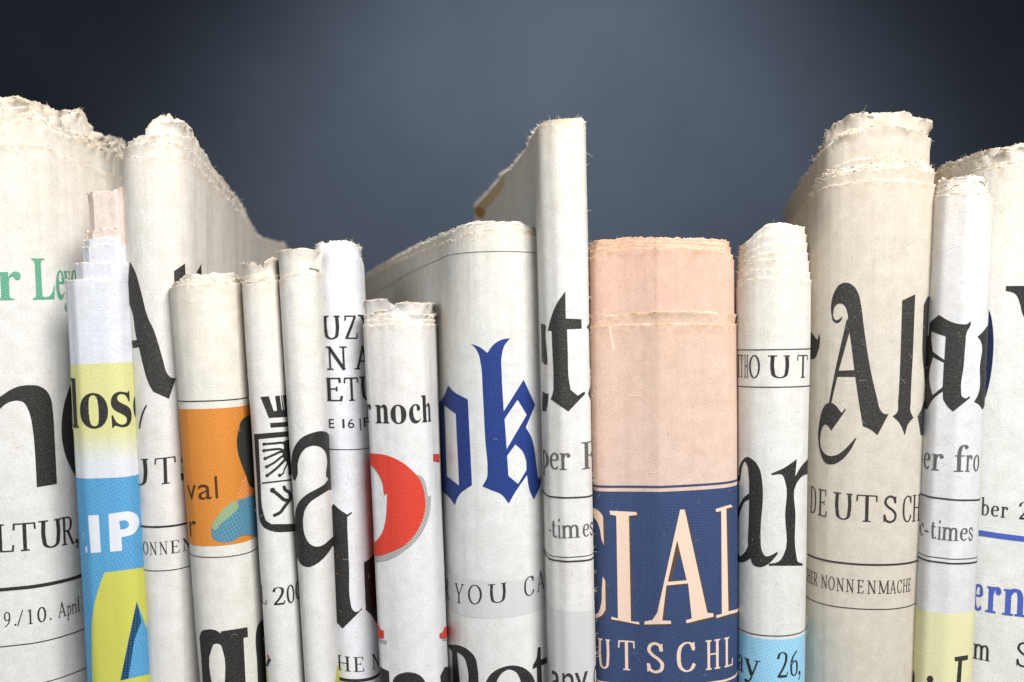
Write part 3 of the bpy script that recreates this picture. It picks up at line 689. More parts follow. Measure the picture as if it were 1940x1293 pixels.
N.trace([kC([(920, 748, 1), (950, 880, 1), (905, 1010, 1), (868, 1266, 1), (815, 1278, 1)])], BLUEDK, lay=4, name='printed_panel')
N.fibres(0.08, 30)

# 3 tall with black letter A
N = Newspaper('tall cream newspaper with crumpled crown, its long side running back beneath the dark backdrop', (235, 372), (288, 392), 300, 40, 78,
    [(420, 1100, 440), (305, 500, 330), (258, 220, 305)], [(412, 260, 432), (462, 640, 480), (500, 1050, 512), (545, 1500, 550)], paper('newsprint_three', (215, 212, 207), 0.3, 0.2, off=3), n=2.2, wob=1.6, seed=3)
N.add_sheet([(235, 299), (250, 294), (268, 297), (320, 292), (352, 298), (380, 322), (400, 342), (420, 362), (436, 380), (462, 412), (484, 446), (500, 452), (525, 458), (545, 470)], jag=1.1)
N.add_sheet([(240, 280), (255, 272), (300, 268), (345, 272), (375, 295), (395, 320), (418, 346), (440, 370), (465, 405), (482, 438), (510, 460)], inset=7, jag=1.05, crumple=2, sd=1, full=False)
N.add_sheet([(240, 270), (252, 262), (270, 256), (330, 250), (362, 260), (384, 284), (400, 308), (417, 332), (442, 364), (464, 396), (480, 436), (500, 460)], inset=12, jag=1.05, crumple=2.5, sd=2, full=False)
N.add_sheet([(240, 330), (271, 320), (275, 244), (284, 234), (298, 228), (325, 226), (345, 236), (360, 248), (372, 262), (378, 300), (395, 345), (425, 395), (470, 470), (545, 540)], inset=15, jag=1.0, crumple=6, ch=40, curl=4, sd=3, full=False)
N.add_sheet([(240, 330), (274, 320), (277, 240), (290, 226), (305, 219), (328, 219), (346, 231), (364, 250), (374, 300), (395, 345), (425, 395), (470, 470), (545, 540)], inset=19, jag=1.0, crumple=7, ch=40, curl=-3, sd=6, full=False)
N.add_sheet([(240, 330), (282, 320), (286, 228), (305, 215), (322, 216), (340, 226), (356, 246), (366, 300), (395, 345), (425, 395), (470, 470), (545, 540)], inset=24, jag=1.0, crumple=8, ch=40, sd=8, full=False)
N.trace([[(246, 496, 1), (256, 515), (267, 552), (282, 606), (290, 622), (301, 655), (309, 683), (317, 708), (323, 715), (333, 717, 1), (320, 756, 1), (290, 742, 1), (281, 725), (271, 692), (263, 658), (256, 630), (252, 600), (240, 560, 1)]], DARK)
N.trace([[(250, 646, 1), (262, 644, 1), (265, 658, 1), (252, 660, 1)]], DARK, lay=1)
N.trace([[(329.5, 514, 1), (350, 499.5, 1), (353, 620, 1), (331, 620, 1)]], DARK)
N.trace([[(372, 516, 1), (381, 500, 1), (383, 620, 1), (372, 620, 1)]], DARK)
N.trace([[(277, 767, 1), (271, 778), (266, 795), (263, 812, 1), (266, 812, 1), (269, 797), (273, 783), (279, 769, 1)]], DARK)
N.letters([('U', 257, 283), ('T', 294, 334), ('S', 342, 370)], [(275, 920), (310, 917), (360, 908)], 50, BLACK)
N.rule([(276, 998), (362, 989)], 3.6, BLACK)
N.letters([('O', 272, 282), ('N', 284, 298), ('N', 302, 318), ('E', 323, 340), ('N', 345, 363), ('M', 368, 386)], [(276, 1051), (318, 1048), (362, 1041)], 24, BLACK)
N.rule([(276, 1080), (366, 1070)], 1.6, BLACK)
N.fibres(0.14, 80)

# 4 orange
N = Newspaper('cream newspaper with a bright orange picture panel reading val', (325, 457), (384, 502), 540, 0, 66,
    [(500, 800, 520), (372, 260, 415)], [(475, 260, 510), (540, 800, 560)], paper('newsprint_four', (216, 213, 205), 0.32, 0.12, off=4), n=2.2, wob=1.0, seed=4)
N.add_sheet([(325, 545), (338, 539), (400, 537), (457, 538)], jag=.8)
N.add_sheet([(325, 540), (337, 533), (400, 528), (450, 529), (460, 536)], inset=5, jag=1.1, sd=1, full=False)
N.add_sheet([(325, 540), (345, 526), (352, 519), (400, 515), (440, 516), (452, 526), (460, 532)], inset=9, jag=1.05, crumple=2, sd=2, full=False)
N.rule([(342, 761), (400, 758.5), (467, 754)], 2, BLACK)
N.band([(344, 776), (400, 773), (468, 768)], [(366, 1034.5), (420, 1031), (484, 1018)], ORANGE, 0)
N.letters([('v', 356, 373), ('a', 376, 401), ('l', 408, 413)], [(358, 947), (380, 946), (418, 944)], 42, BROWN, 'sans')
N.letters([('r', 360, 373)], [(362, 1017), (375, 1016)], 44, BROWN, 'sans')
N.trace([kF([(660, 225, 1), (600, 235), (560, 260), (530, 340), (518, 430), (530, 530), (560, 620), (590, 700), (620, 775), (660, 790, 1)])], HAIR, lay=2, name='printed_picture')
N.trace([kF([(585, 685, 1), (600, 730), (620, 780), (660, 790, 1), (670, 850, 1), (600, 860), (508, 885, 1), (540, 790), (565, 720)])], FACE, lay=1, name='printed_picture')
N.trace([kF([(670, 825, 1), (600, 855), (540, 880), (480, 902), (400, 968), (345, 1050), (325, 1120), (345, 1180), (400, 1200), (480, 1195), (560, 1150), (680, 1162, 1)])], SCARF, lay=2, name='printed_picture')
N.trace([kF([(520, 885), (430, 935), (370, 1005), (332, 1090), (350, 1110), (400, 1060), (470, 1000), (530, 930)])], SCARF2, lay=3, name='printed_picture')
N.rule([(368, 1055), (420, 1052), (485, 1041)], 1.6, BLACK)
N.trace([kG([(80, 920, 1), (100, 865), (160, 850), (215, 858), (257, 885, 1), (257, 868, 1), (480, 832, 1), (485, 915, 1), (447, 922, 1), (470, 1400, 1), (290, 1400, 1), (272, 1020), (256, 982), (228, 970), (200, 975), (184, 1005), (195, 1400, 1), (110, 1400, 1), (95, 1100, 1)])], BLACK)
N.trace([kG([(640, 770, 1), (600, 775), (575, 800), (555, 860), (550, 960), (560, 1100), (572, 1400, 1), (680, 1400, 1)])], BLACK)
N.fibres(0.14, 60)

# 5 eagle
N = Newspaper('thin newspaper with ragged top and a black crowned eagle shield', (458, 529), (506, 576), 530, 12, 36,
    [(560, 500, 590), (480, 160, 525)], [(533, 160, 580), (585, 500, 610)], paper('newsprint_five', (214, 213, 210), 0.35, 0.1, off=5), n=2.0, wob=.9, seed=5)
N.add_sheet([(458, 536), (490, 532), (528, 533)], jag=1.0)
N.add_sheet([(458, 526), (490, 521), (528, 523)], inset=2, jag=1.1, sd=1, full=False)
N.add_sheet([(455, 494), (470, 500), (500, 498), (506, 492), (514, 488), (520, 494), (528, 492)], inset=4, jag=1.2, crumple=5, ch=28, curl=3, sd=2, full=False)
N.add_sheet([(455, 500), (480, 502), (505, 494), (520, 488), (528, 500)], inset=9, jag=1.2, crumple=6, ch=28, curl=2, sd=5, full=False)
N.trace([kF([(700, 90, 1), (765, 85, 1), (802, 198, 1), (828, 196, 1), (813, 83, 1), (848, 80, 1), (864, 192, 1), (871, 191, 1), (857, 78, 1), (864, 78, 1), (880, 190, 1), (886, 190, 1), (872, 77, 1), (900, 75, 1), (940, 185, 1), (940, 241, 1), (765, 252, 1)])], BLACK, name='printed_emblem')
N.trace([kF([(775, 290, 1), (950, 278, 1), (950, 315, 1), (778, 326, 1)])], BLACK, name='printed_emblem')
N.trace([kF([(650, 375, 1), (950, 350, 1), (950, 390, 1), (686, 414, 1), (700, 700, 1), (728, 990), (745, 1035), (785, 1064, 1), (980, 1062, 1), (990, 1117, 1), (780, 1115), (730, 1090), (702, 1045), (690, 990, 1), (672, 700, 1)])], BLACK, name='printed_emblem')
N.trace([kF([(712, 745, 1), (980, 714, 1), (980, 725, 1), (712, 757, 1)])], BLACK, name='printed_emblem')
def feathers():
    out = []
    for p, w_ in (([(728, 452), (800, 447), (880, 447), (905, 480)], 17), ([(728, 502), (800, 492), (850, 490), (900, 510)], 17), ([(736, 562), (810, 530), (850, 512), (905, 510)], 17),
                  ([(748, 625), (810, 590), (860, 550), (910, 520)], 17), ([(752, 692), (820, 640), (870, 590), (920, 530)], 19), ([(848, 690), (870, 680), (885, 640), (905, 600), (925, 550)], 11)):
        out.append(ribbon([(a, b) for a, b in p], w_)[0]); x, y = p[0]; out.append([(x+14*math.cos(a), y+13*math.sin(a)) for a in np.linspace(0, 6.28, 9)[:-1]])
    return [kF(o) for o in out]
N.trace(feathers()+[kF([(872, 432, 1), (905, 418, 1), (960, 430, 1), (960, 700, 1), (915, 690, 1), (905, 600), (868, 540), (880, 480)])], BLACK, name='printed_emblem')
N.trace([kF(ribbon([(790, 800), (840, 842), (890, 880), (930, 880)], 27)[0]), kF(ribbon([(802, 998), (850, 975), (885, 930), (930, 870)], 24)[0]), kF(ribbon([(880, 775), (890, 800), (920, 820), (930, 880)], 26)[0]),
    kF([(775, 795), (795, 785), (815, 800), (800, 825), (780, 820)])], BLACK, name='printed_emblem')
N.letters([('L', 489, 505), ('2', 517, 540), ('0', 543, 557), ('0', 559, 567), ('9', 568, 573)], [(496, 1143), (530, 1142), (565, 1136)], 34, BLACK)
N.trace([kG([(652, 1162, 1), (638, 1158, 1), (650, 1100), (662, 1085, 1), (680, 1105, 1)])], BLACK, name='printed_picture')
N.trace([kG([(643, 1058, 1), (656, 1062, 1), (666, 1088, 1), (654, 1096, 1)])], RED, name='printed_picture', lay=1)
N.trace([kG([(600, 1160, 1), (640, 1170, 1), (650, 1230), (655, 1400, 1), (600, 1400, 1)])], YELLOW, name='printed_picture')
N.fibres(0.2, 30)

# 6 folded corner
pm = paper('newsprint_six', (216, 215, 211), 0.3, 0.08, off=6)
N = Newspaper('thin newspaper with a folded corner on top and a large black letter a', (528, 606), (578, 640), 530, 4, 38,
    [(630, 500, 650), (560, 160, 598)], [(618, 160, 645), (655, 500, 670)], pm, n=2.0, wob=.8, seed=6)
N.add_sheet([(528, 532), (540, 524), (565, 519), (606, 516)], jag=.9)
N.add_sheet([(526, 476), (545, 472), (575, 470), (603, 476), (610, 480)], inset=1.8, jag=.5, curl=3, ch=30, sd=1, full=False)
N.trace([kF([(1200, 356, 1), (1260, 420, 1), (1260, 715, 1), (1216, 715), (1210, 570), (1195, 510), (1160, 475), (1100, 465), (1050, 482), (1010, 530), (988, 600), (985, 690), (963, 733), (945, 690), (938, 620), (945, 540), (970, 460), (1020, 400), (1090, 368), (1160, 352)])], BLACK)
N.trace([kF([(1260, 705, 1), (1222, 712, 1), (1190, 757), (1120, 800), (1050, 840), (1000, 890), (975, 945), (965, 1020), (968, 1120)])+kG([(882, 100), (890, 190), (905, 270), (940, 315), (990, 330), (1050, 308), (1110, 262), (1150, 215), (1190, 155, 1), (1240, 150, 1)])], BLACK,
    holes=[kF([(1280, 800, 1), (1222, 802, 1), (1150, 848), (1080, 898), (1045, 950), (1030, 1010), (1030, 1090), (1045, 1160), (1080, 1215), (1130, 1236), (1180, 1222), (1225, 1185), (1290, 1130, 1)])])
N.trace([kG([(1232, 1150, 1), (1212, 1293, 1), (1212, 1400, 1), (1290, 1400, 1), (1290, 1150, 1)])], YELLOW, name='printed_panel')
# the turned-down corner of the inner sheet
cv = [(604, 477), (585, 508), (603, 512)]; sv, zv = N.inv([c_[0] for c_ in cv], [c_[1] for c_ in cv])
pA, nA = N.at(sv, zv, 1.5); pB, _ = N.at(sv, zv, 4.5); pA[0] += (4, 6, 2); pB[0] += (4, 2, 3); pB[1] += nA[1]*-2
V = np.vstack([pA, pB])-N.org
o = mesh_obj('turned_corner', V, [(0, 1, 2), (3, 5, 4)], pm, N.root, uvs=V[:, [0, 2]]/100, attr=np.full(6, 90.0), smooth_=False)
N.fibres(0.10, 30)

# 7 white with UZ
N = Newspaper('bluish white newspaper set back, fluffy rounded top and letters UZ, N A, ETU', (592, 686), (632, 722), 490, 66, 46,
    [(600, 450, 640), (596, 230, 636)], [(688, 230, 724), (680, 500, 716)], paper('newsprint_seven', (214, 215, 218), 0.06, 0.05, off=7), n=2.1, wob=.9, seed=7)
N.add_sheet([(590, 474), (596, 464), (605, 459), (635, 457), (665, 459), (680, 468), (686, 488)], jag=1.3, curl=-7, ch=26)
N.add_sheet([(590, 476), (600, 462), (635, 455), (665, 458), (682, 470)], inset=6, jag=1.2, crumple=3, sd=1, full=False)
for sp, b_ in (([('U', 612, 645), ('Z', 653, 677), ('Y', 679, 697)], 643), ([('N', 619, 658), ('A', 671, 695)], 701), ([('E', 617, 650), ('T', 652, 679), ('U', 681, 699)], 760)):
    N.letters(sp, [(615, b_), (650, b_), (685, b_-1)], 44.5, BLACK, W=.135, T=.06)
N.letters([('G', 611, 621), ('E', 624, 634), ('1', 649, 653), ('6', 659, 671), ('|', 681, 683), ('F', 689, 697)], [(623, 811), (671, 810), (697, 808)], 17, BLACK, 'heavy')
N.rule([(622, 850.5), (697, 849)], 1.4, BLACK)
N.trace([kF([(1200, 960, 1), (1238, 940, 1), (1262, 908, 1), (1300, 945), (1365, 990, 1), (1366, 1100, 1)])+kG([(1318, 60, 1), (1330, 350), (1342, 630), (1355, 680), (1385, 705), (1410, 698), (1437, 670, 1), (1440, 682, 1), (1275, 845, 1), (1205, 765, 1), (1150, 740, 1), (1130, 100, 1)])], BLACK)
N.trace([kF([(1358, 996, 1), (1396, 969, 1), (1402, 978, 1), (1366, 1008, 1)])], BLACK, lay=1)
N.trace([kG([(1453, 290, 1), (1500, 262), (1545, 215, 1), (1620, 200, 1), (1620, 850, 1), (1560, 800), (1510, 725), (1470, 690, 1)])], BLACK)
N.letters([('H', 640, 664), ('E', 670, 690), ('N', 704, 718)], [(652, 1272), (680, 1271), (712, 1267)], 28, BLACK)
N.rule([(641, 1287), (680, 1285), (718, 1279)], 6, BLACK)
N.fibres(0.3, 40, (4, 12))

# 8 red letter
N = Newspaper('newspaper with torn top flap, the word noch above a big red letter', (688, 814), (722, 846), 600, 0, 56,
    [(735, 450, 760), (708, 200, 740)], [(826, 200, 850), (820, 450, 850)], paper('newsprint_eight', (212, 212, 213), 0.25, 0.1, off=8), n=2.2, wob=.8, seed=8,
    facets=[(0, 1), (.012, .6), (.05, .38), (.13, .25), (.30, .10), (.42, .025), (.48, .004), (.56, 0), (.62, .015), (.68, .05), (.82, .17), (.92, .33), (.975, .58), (1, 1)])
N.add_sheet([(688, 617), (740, 614), (816, 615)], jag=.7, low=.5)
N.add_sheet([(688, 607), (740, 604), (816, 606)], inset=1.8, jag=.7, low=.5, sd=1, full=False)
N.add_sheet([(688, 598), (740, 595), (816, 597)], inset=3.6, jag=.8, low=.5, sd=2, full=False)
N.add_sheet([(684, 576), (700, 570), (735, 565), (741, 574), (760, 590), (816, 597)], inset=5, jag=1.2, crumple=3, ch=26, curl=4, sd=3, full=False)
N.add_sheet([(684, 600), (742, 585), (748, 575), (765, 570), (790, 572), (816, 576)], inset=8, jag=1.2, crumple=5, ch=26, curl=2, sd=4, full=False)
N.letters([('r', 694, 704), ('n', 712, 737), ('o', 740, 770), ('c', 775, 797), ('h', 799, 816)], [(700, 802), (750, 801), (812, 800)], 51, BLACK, 'bold')
N.trace([k2([(340, 1100, 1), (372, 1112), (397, 1150), (420, 1230)])+k3([(478, 30), (483, 110), (465, 195), (430, 278), (370, 355), (290, 420), (210, 465), (100, 488, 1), (90, 400, 1), (300, 300, 1), (400, 100, 1)])], SHADE)
N.trace([k2([(20, 965, 1), (60, 973), (150, 983), (240, 1018), (310, 1070), (362, 1130), (388, 1200), (396, 1270)])+k3([(447, 60), (448, 110), (432, 185), (395, 268), (335, 345), (260, 397), (190, 424), (118, 440), (80, 430, 1), (95, 350, 1), (110, 343), (130, 325), (160, 275), (180, 200), (188, 110), (184, 20)])+k2([(158, 1225), (140, 1150), (112, 1090), (72, 1045), (30, 1020, 1)])], RED, lay=1)
N.trace([k3([(120, 870, 1), (138, 905), (150, 935), (170, 945, 1), (172, 996, 1), (120, 992, 1)])], RED, lay=1)
N.trace([k3([(125, 1003, 1), (140, 1000, 1), (192, 1010, 1), (190, 1040, 1), (125, 1020, 1)])], SHADE)
N.trace([k3([(542, 965, 1), (560, 955), (575, 920, 1), (600, 915, 1), (600, 985, 1), (545, 997, 1)])], RED, lay=1)
N.trace([k3([(562, 998, 1), (600, 990, 1), (600, 1012, 1), (565, 1014, 1)])], SHADE)
N.trace([k2([(443, 980, 1), (456, 979, 1), (480, 980, 1), (480, 1030, 1), (460, 1025, 1), (444, 1020, 1)])], RED, lay=1)
for a_, b_ in ((N.g[N.i1]+2, N.L-20), (20, N.g[N.i0]-2)):      # unseen red panels added on both sides, to bounce red onto the neighbours
    xs = np.arange(a_, b_, 6.0); zs = np.linspace(N.inv([760], [1190])[1][0], N.inv([760], [880])[1][0], 20); n_ = len(xs)
    V = np.array([(x, z) for z in zs for x in xs]); idx = np.arange(20*n_).reshape(20, n_)
    N._place('printed_panel', V, np.stack([idx[:-1, :-1], idx[:-1, 1:], idx[1:, 1:], idx[1:, :-1]], -1).reshape(-1, 4), RED, 0)
N.trace([k3([(110, 1170, 1), (145, 1187), (175, 1205), (205, 1218, 1), (212, 1400, 1), (110, 1400, 1)])], BLACK)
N.trace([k3([(225, 1400, 1), (228, 1290), (245, 1255), (290, 1231), (350, 1225), (410, 1245), (448, 1290), (455, 1400, 1)])], BLACK)
N.trace([k3([(550, 1250, 1), (578, 1190, 1), (610, 1180, 1), (610, 1400, 1), (560, 1400, 1)])], BLACK)
N.fibres(0.25, 40, (3, 9))

# 9 blue ok
N = Newspaper('wide grey-white newspaper with blue blackletter o and k, its side sweeping back to the left', (850, 1022), (860, 1044), 440, 46, 80,
    [(672, 2000, 690), (697, 1400, 712), (738, 800, 752), (784, 420, 796), (826, 210, 836)], [(1018, 300, 1040), (1010, 900, 1030)], paper('newsprint_nine', (212, 213, 210), 0.3, 0.12, off=9), n=2.0, wob=1.3, seed=9, arc=(.22, 1))
N.add_sheet([(685, 536), (712, 516), (747, 497), (794, 478), (843, 457), (871, 446), (911, 437), (948, 436), (1007, 444), (1020, 452)], jag=1.1, low=.5)
N.add_sheet([(685, 530), (712, 508), (747, 490), (790, 466), (843, 445), (868, 432), (902, 423), (940, 421), (985, 424), (1012, 434), (1022, 446)], inset=4, jag=1.2, low=.5, sd=1, full=False)
N.add_sheet([(685, 530), (747, 488), (790, 463), (843, 441), (868, 428), (902, 418), (942, 417), (985, 420), (1010, 430), (1022, 442)], inset=12, jag=.8, crumple=2, sd=2, full=False, mat=paper('newsprint_nine_inner', (206, 212, 218), 0.05, 0.05, off=9.5))
N.rule([(1010, 476), (960, 473), (900, 479), (825, 503), (720, 550)], 1.1, GREYINK)
N.trace([k2([(530, 570, 1), (570, 610), (640, 648, 1), (650, 655, 1), (675, 1165, 1), (600, 1222), (572, 1285, 1), (540, 1240), (470, 1185, 1), (440, 900, 1), (450, 700, 1), (495, 660), (518, 608)])], BLUE, holes=[k2([(510, 690, 1), (578, 740, 1), (598, 1168, 1), (525, 1110, 1)])])
N.trace([k2([(668, 320, 1), (720, 340), (768, 375, 1), (800, 330), (850, 297), (904, 287, 1), (870, 330), (852, 400), (853, 500), (865, 725, 1), (983, 535, 1), (1052, 685, 1), (997, 820, 1), (1030, 880), (1050, 970), (1060, 1060), (1075, 1125), (1084, 1105, 1), (1086, 1140), (1045, 1253, 1), (1020, 1200), (1003, 1105, 1), (935, 1205), (895, 1275, 1), (850, 1220), (790, 1195), (737, 1172, 1), (765, 1120), (768, 1060), (755, 900), (740, 600), (730, 450), (710, 370), (690, 340)])], BLUE,
    holes=[k2([(948, 655, 1), (1002, 745, 1), (883, 950, 1), (870, 770, 1)]), k2([(935, 922, 1), (975, 960), (998, 1020), (1000, 1075, 1), (950, 1158, 1), (893, 1110, 1), (885, 990, 1)])])
N.band([(845, 1084), (940, 1085), (1038, 1076)], [(845, 1155), (940, 1156), (1038, 1149)], HINTGREY)
N.letters([('R', 841, 852), ('Y', 862, 880), ('O', 887, 913), ('U', 925, 960), ('C', 993, 1012), ('A', 1017, 1032), ('N', 1033, 1043)], [(845, 1138), (900, 1139), (940, 1138), (1000, 1128), (1030, 1122)], 36.5, BLACK, W=.11, T=.045)
N.trace([k3([(595, 1040, 1), (680, 1045), (740, 1075), (785, 1125), (803, 1200), (806, 1400, 1), (735, 1400, 1), (735, 1200), (710, 1125), (662, 1088, 1), (692, 1400, 1), (640, 1400, 1), (630, 1150), (622, 1075), (605, 1055)])], BLACK)
N.trace([k3([(850, 1400, 1), (855, 1300), (890, 1238), (960, 1195), (1040, 1180), (1110, 1195), (1165, 1240), (1190, 1300), (1195, 1400, 1)])], BLACK, holes=[k3([(920, 1420, 1), (930, 1290), (965, 1232), (1010, 1208), (1060, 1225), (1090, 1280), (1100, 1420, 1)])])
N.trace([k3([(1208, 1058, 1), (1228, 1055, 1), (1228, 1140, 1), (1268, 1122, 1), (1270, 1160, 1), (1232, 1180, 1), (1240, 1400, 1), (1205, 1400, 1), (1200, 1192, 1), (1170, 1205, 1), (1175, 1175, 1), (1195, 1140)])], BLACK)
N.fibres(0.12, 90, side=10)

# 10 tall narrow tt
pm = paper('newsprint_ten', (218, 216, 212), 0.4, 0.12, off=10, stain=0.25)
N = Newspaper('tall narrow newspaper with dark blackletter t and a torn yellowed side sloping back', (1016, 1112), (1043, 1131), 300, 0, 42,
    [(897, 1150, 905), (930, 800, 945), (970, 440, 990), (1003, 200, 1028)], [(1108, 220, 1124), (1100, 700, 1110)], pm, n=3.0, wob=.8, seed=10,
    facets=[(0, 1), (.02, .7), (.07, .48), (.2, .24), (.32, .06), (.37, .015), (.42, 0), (.6, .01), (.78, .06), (.90, .2), (.97, .48), (1, 1)])
tp = [(893, 400), (897, 392), (917, 373), (946, 340), (950, 331), (967, 321), (998, 283), (1010, 256), (1023, 238), (1041, 229), (1072, 225), (1100, 225), (1108, 229), (1113, 236)]
N.add_sheet(tp, jag=.8, low=.6)
N.add_sheet([(a, b-2) for a, b in tp], inset=5, jag=1.0, low=.6, sd=1, full=False)
N.add_sheet([(a, b-1) for a, b in tp], inset=11, jag=1.0, low=.8, sd=2, full=False, crumple=3)
GOLD = ink('aged_gold_stain', (200, 168, 116), (222, 200, 160), 0.4, under_mix=0.5); RUST = ink('rust_stain', (172, 112, 56), (206, 160, 96), 0.4, under_mix=0.4)
N.trace([[(899, 396, 1), (919, 376), (946, 345), (953, 334, 1), (955, 345), (938, 376), (918, 402), (908, 416, 1)]], GOLD, name='yellowed_patch')
N.trace([[(899, 400), (906, 392), (920, 402), (912, 414)]], RUST, name='yellowed_patch', lay=1)
N.trace([k4([(230, 168, 1), (232, 335, 1), (328, 340, 1), (330, 398, 1), (240, 402, 1), (245, 550), (250, 700), (262, 772, 1), (305, 808, 1), (345, 782, 1), (353, 796, 1), (248, 905, 1), (140, 830, 1), (154, 790), (158, 700), (152, 550), (146, 412, 1), (122, 410, 1), (140, 340), (180, 240)])], DARK)
N.trace([k4([(80, 365, 1), (103, 372, 1), (111, 382, 1), (107, 450), (112, 500), (108, 620), (85, 600, 1)])], DARK)
N.trace([k4([(90, 780, 1), (112, 795), (128, 797, 1), (122, 860), (112, 905, 1), (90, 900, 1)])], DARK)
N.trace([k4([(420, 340, 1), (376, 357, 1), (358, 386, 1), (374, 408, 1), (378, 600), (378, 765), (368, 797, 1), (382, 830), (394, 870, 1), (420, 870, 1)])], DARK)
N.letters([('p', 1029, 1040), ('e', 1042, 1059), ('r', 1060, 1081), ('F', 1102, 1122), ('r', 1123, 1128)], [(1045, 890), (1080, 889), (1120, 887)], 51, GREYINK)
N.rule([(1038, 941), (1080, 941), (1126, 937)], 3, DARK)
N.letters([('-', 1041, 1045), ('t', 1046, 1056), ('i', 1057, 1063), ('m', 1064, 1099), ('e', 1104, 1116), ('s', 1117, 1123), ('.', 1124, 1126)], [(1048, 1019), (1080, 1018), (1120, 1015)], 39, GREYINK)
N.rule([(1040, 1053), (1080, 1053), (1127, 1046)], 1.5, DARK)
N.rule([(1041, 1060.5), (1080, 1061), (1127, 1055)], 3.2, DARK)
N.band([(1044, 1153), (1080, 1154), (1128, 1151)], None, HINTGREY)
N.letters([('a', 1046, 1063), ('n', 1066, 1087), ('y', 1089, 1114), ('o', 1124, 1140)], [(1050, 1311), (1085, 1311), (1120, 1309)], 58, DARK, 'heavy')
N.fibres(0.35, 200, (3, 10), side=90)

# 11 pink
pm = paper('pink_newsprint', (213, 187, 172), 0.45, 0.16, off=11, cream=(206, 164, 134), tint=(240, 212, 184))
N = Newspaper('broad salmon pink newspaper with navy panel reading CIAL and DEUTSCHL', (1110, 1392), (1122, 1394), 600, 18, 88,
    [(1135, 600, 1150), (1113, 250, 1125)], [(1394, 250, 1396), (1360, 600, 1362)], pm, n=2.15, wob=1.3, seed=11,
    facets=[(0, 1), (.008, .74), (.03, .54), (.08, .42), (.22, .27), (.36, .10), (.41, .035), (.43, .01), (.46, 0), (.62, .005), (.78, .05), (.89, .15), (.95, .31), (.985, .58), (1, 1)])
N.add_sheet([(1110, 622), (1125, 619), (1155, 616), (1217, 614), (1300, 613), (1394, 615)], jag=.35, low=.8)
N.add_sheet([(1110, 606), (1125, 602), (1185, 593), (1278, 590), (1350, 591), (1390, 595), (1396, 600)], inset=3, jag=.6, low=1, crumple=2, ch=20, sd=1, full=False)
pm2 = paper('pink_newsprint_inner', (214, 182, 166), 0.45, 0.16, off=12, cream=(212, 168, 142), tint=(238, 200, 168))
N.add_sheet([(1110, 480), (1130, 470), (1200, 462), (1300, 463), (1370, 470), (1390, 486)], inset=6, jag=.5, sd=2, full=False, mat=pm2)
N.add_sheet([(1110, 474), (1130, 464), (1200, 456), (1300, 455), (1370, 460), (1390, 472)], inset=10, jag=.6, sd=3, full=False, mat=pm2)
N.add_sheet([(1110, 464), (1130, 456), (1180, 449), (1250, 447), (1330, 449), (1372, 454), (1390, 464)], inset=13, jag=.8, sd=4, full=False, mat=pm2)
N.add_sheet([(1110, 492), (1130, 482), (1200, 470), (1300, 468), (1370, 476), (1390, 494)], inset=4, jag=.5, sd=6, full=False, mat=pm2)
N.trace([[(1153, 618, 1), (1158, 618, 1), (1160, 636), (1166, 662, 1), (1161, 664, 1), (1156, 640)]], PINKP, name='painted_crease_highlight')  # pale strip paints in the highlight along a crease
N.rule([(1130, 920), (1200, 924), (1255, 923), (1330, 918), (1388, 912)], 4, NAVY)
N.band([(1130, 928), (1200, 934), (1255, 934), (1330, 928), (1388, 920)], None, NAVY)
sh = lambda pts: [((p[0]+5, p[1]+6)+tuple(p[2:])) for p in pts]
gl = [[(380, 255, 1), (405, 264), (430, 283), (447, 308, 1), (452, 480, 1), (440, 450), (425, 370), (400, 322), (380, 310, 1)], [(445, 665, 1), (460, 690, 1), (462, 862, 1), (440, 895), (405, 912), (380, 915, 1), (380, 893, 1), (410, 888), (435, 830), (440, 740)],
      [(485, 275, 1), (645, 283, 1), (648, 300, 1), (600, 306, 1), (612, 930, 1), (660, 934, 1), (663, 950, 1), (495, 918, 1), (497, 903, 1), (535, 914, 1), (525, 305, 1), (490, 298, 1)],
      [(1112, 265, 1), (1200, 238, 1), (1212, 252, 1), (1175, 262, 1), (1188, 872, 1), (1260, 850, 1), (1260, 868, 1), (1118, 912, 1), (1115, 896, 1), (1150, 886, 1), (1145, 276, 1), (1115, 282, 1)]]
al = [(903, 268, 1), (930, 268, 1), (1064, 880, 1), (1100, 884, 1), (1101, 903, 1), (940, 942, 1), (938, 924, 1), (972, 914, 1), (950, 706, 1), (822, 718, 1), (797, 926, 1), (848, 928, 1), (849, 946, 1), (692, 950, 1), (692, 932, 1), (738, 924, 1), (768, 880, 1)]
ho = [(885, 450, 1), (942, 688, 1), (830, 697, 1)]
for q in gl: N.trace([k5(sh(q)), k5([(p[0]+10, p[1]+9)+tuple(p[2:]) for p in q])], KHAKI, lay=1)
N.trace([k5(sh(al)), k5([(p[0]+10, p[1]+9)+tuple(p[2:]) for p in al])], KHAKI, lay=1, holes=[k5([(900, 520, 1), (940, 680, 1), (850, 688, 1)])])
for q in gl: N.trace([k5(q)], PINKP, lay=2)
N.trace([k5(al)], PINKP, holes=[k5(ho)], lay=2)
N.letters([('U', 1133, 1156), ('T', 1171, 1203), ('S', 1225, 1258), ('C', 1282, 1318), ('H', 1337, 1364), ('L', 1372, 1388)], [(1145, 1262), (1187, 1272), (1241, 1279), (1300, 1275), (1350, 1267), (1378, 1261)], 56, PINKP, W=.15, T=.05)
N.rule([(1140, 1292), (1200, 1299), (1260, 1300), (1390, 1283)], 4, PINKP)
N.fibres(0.06, 90)

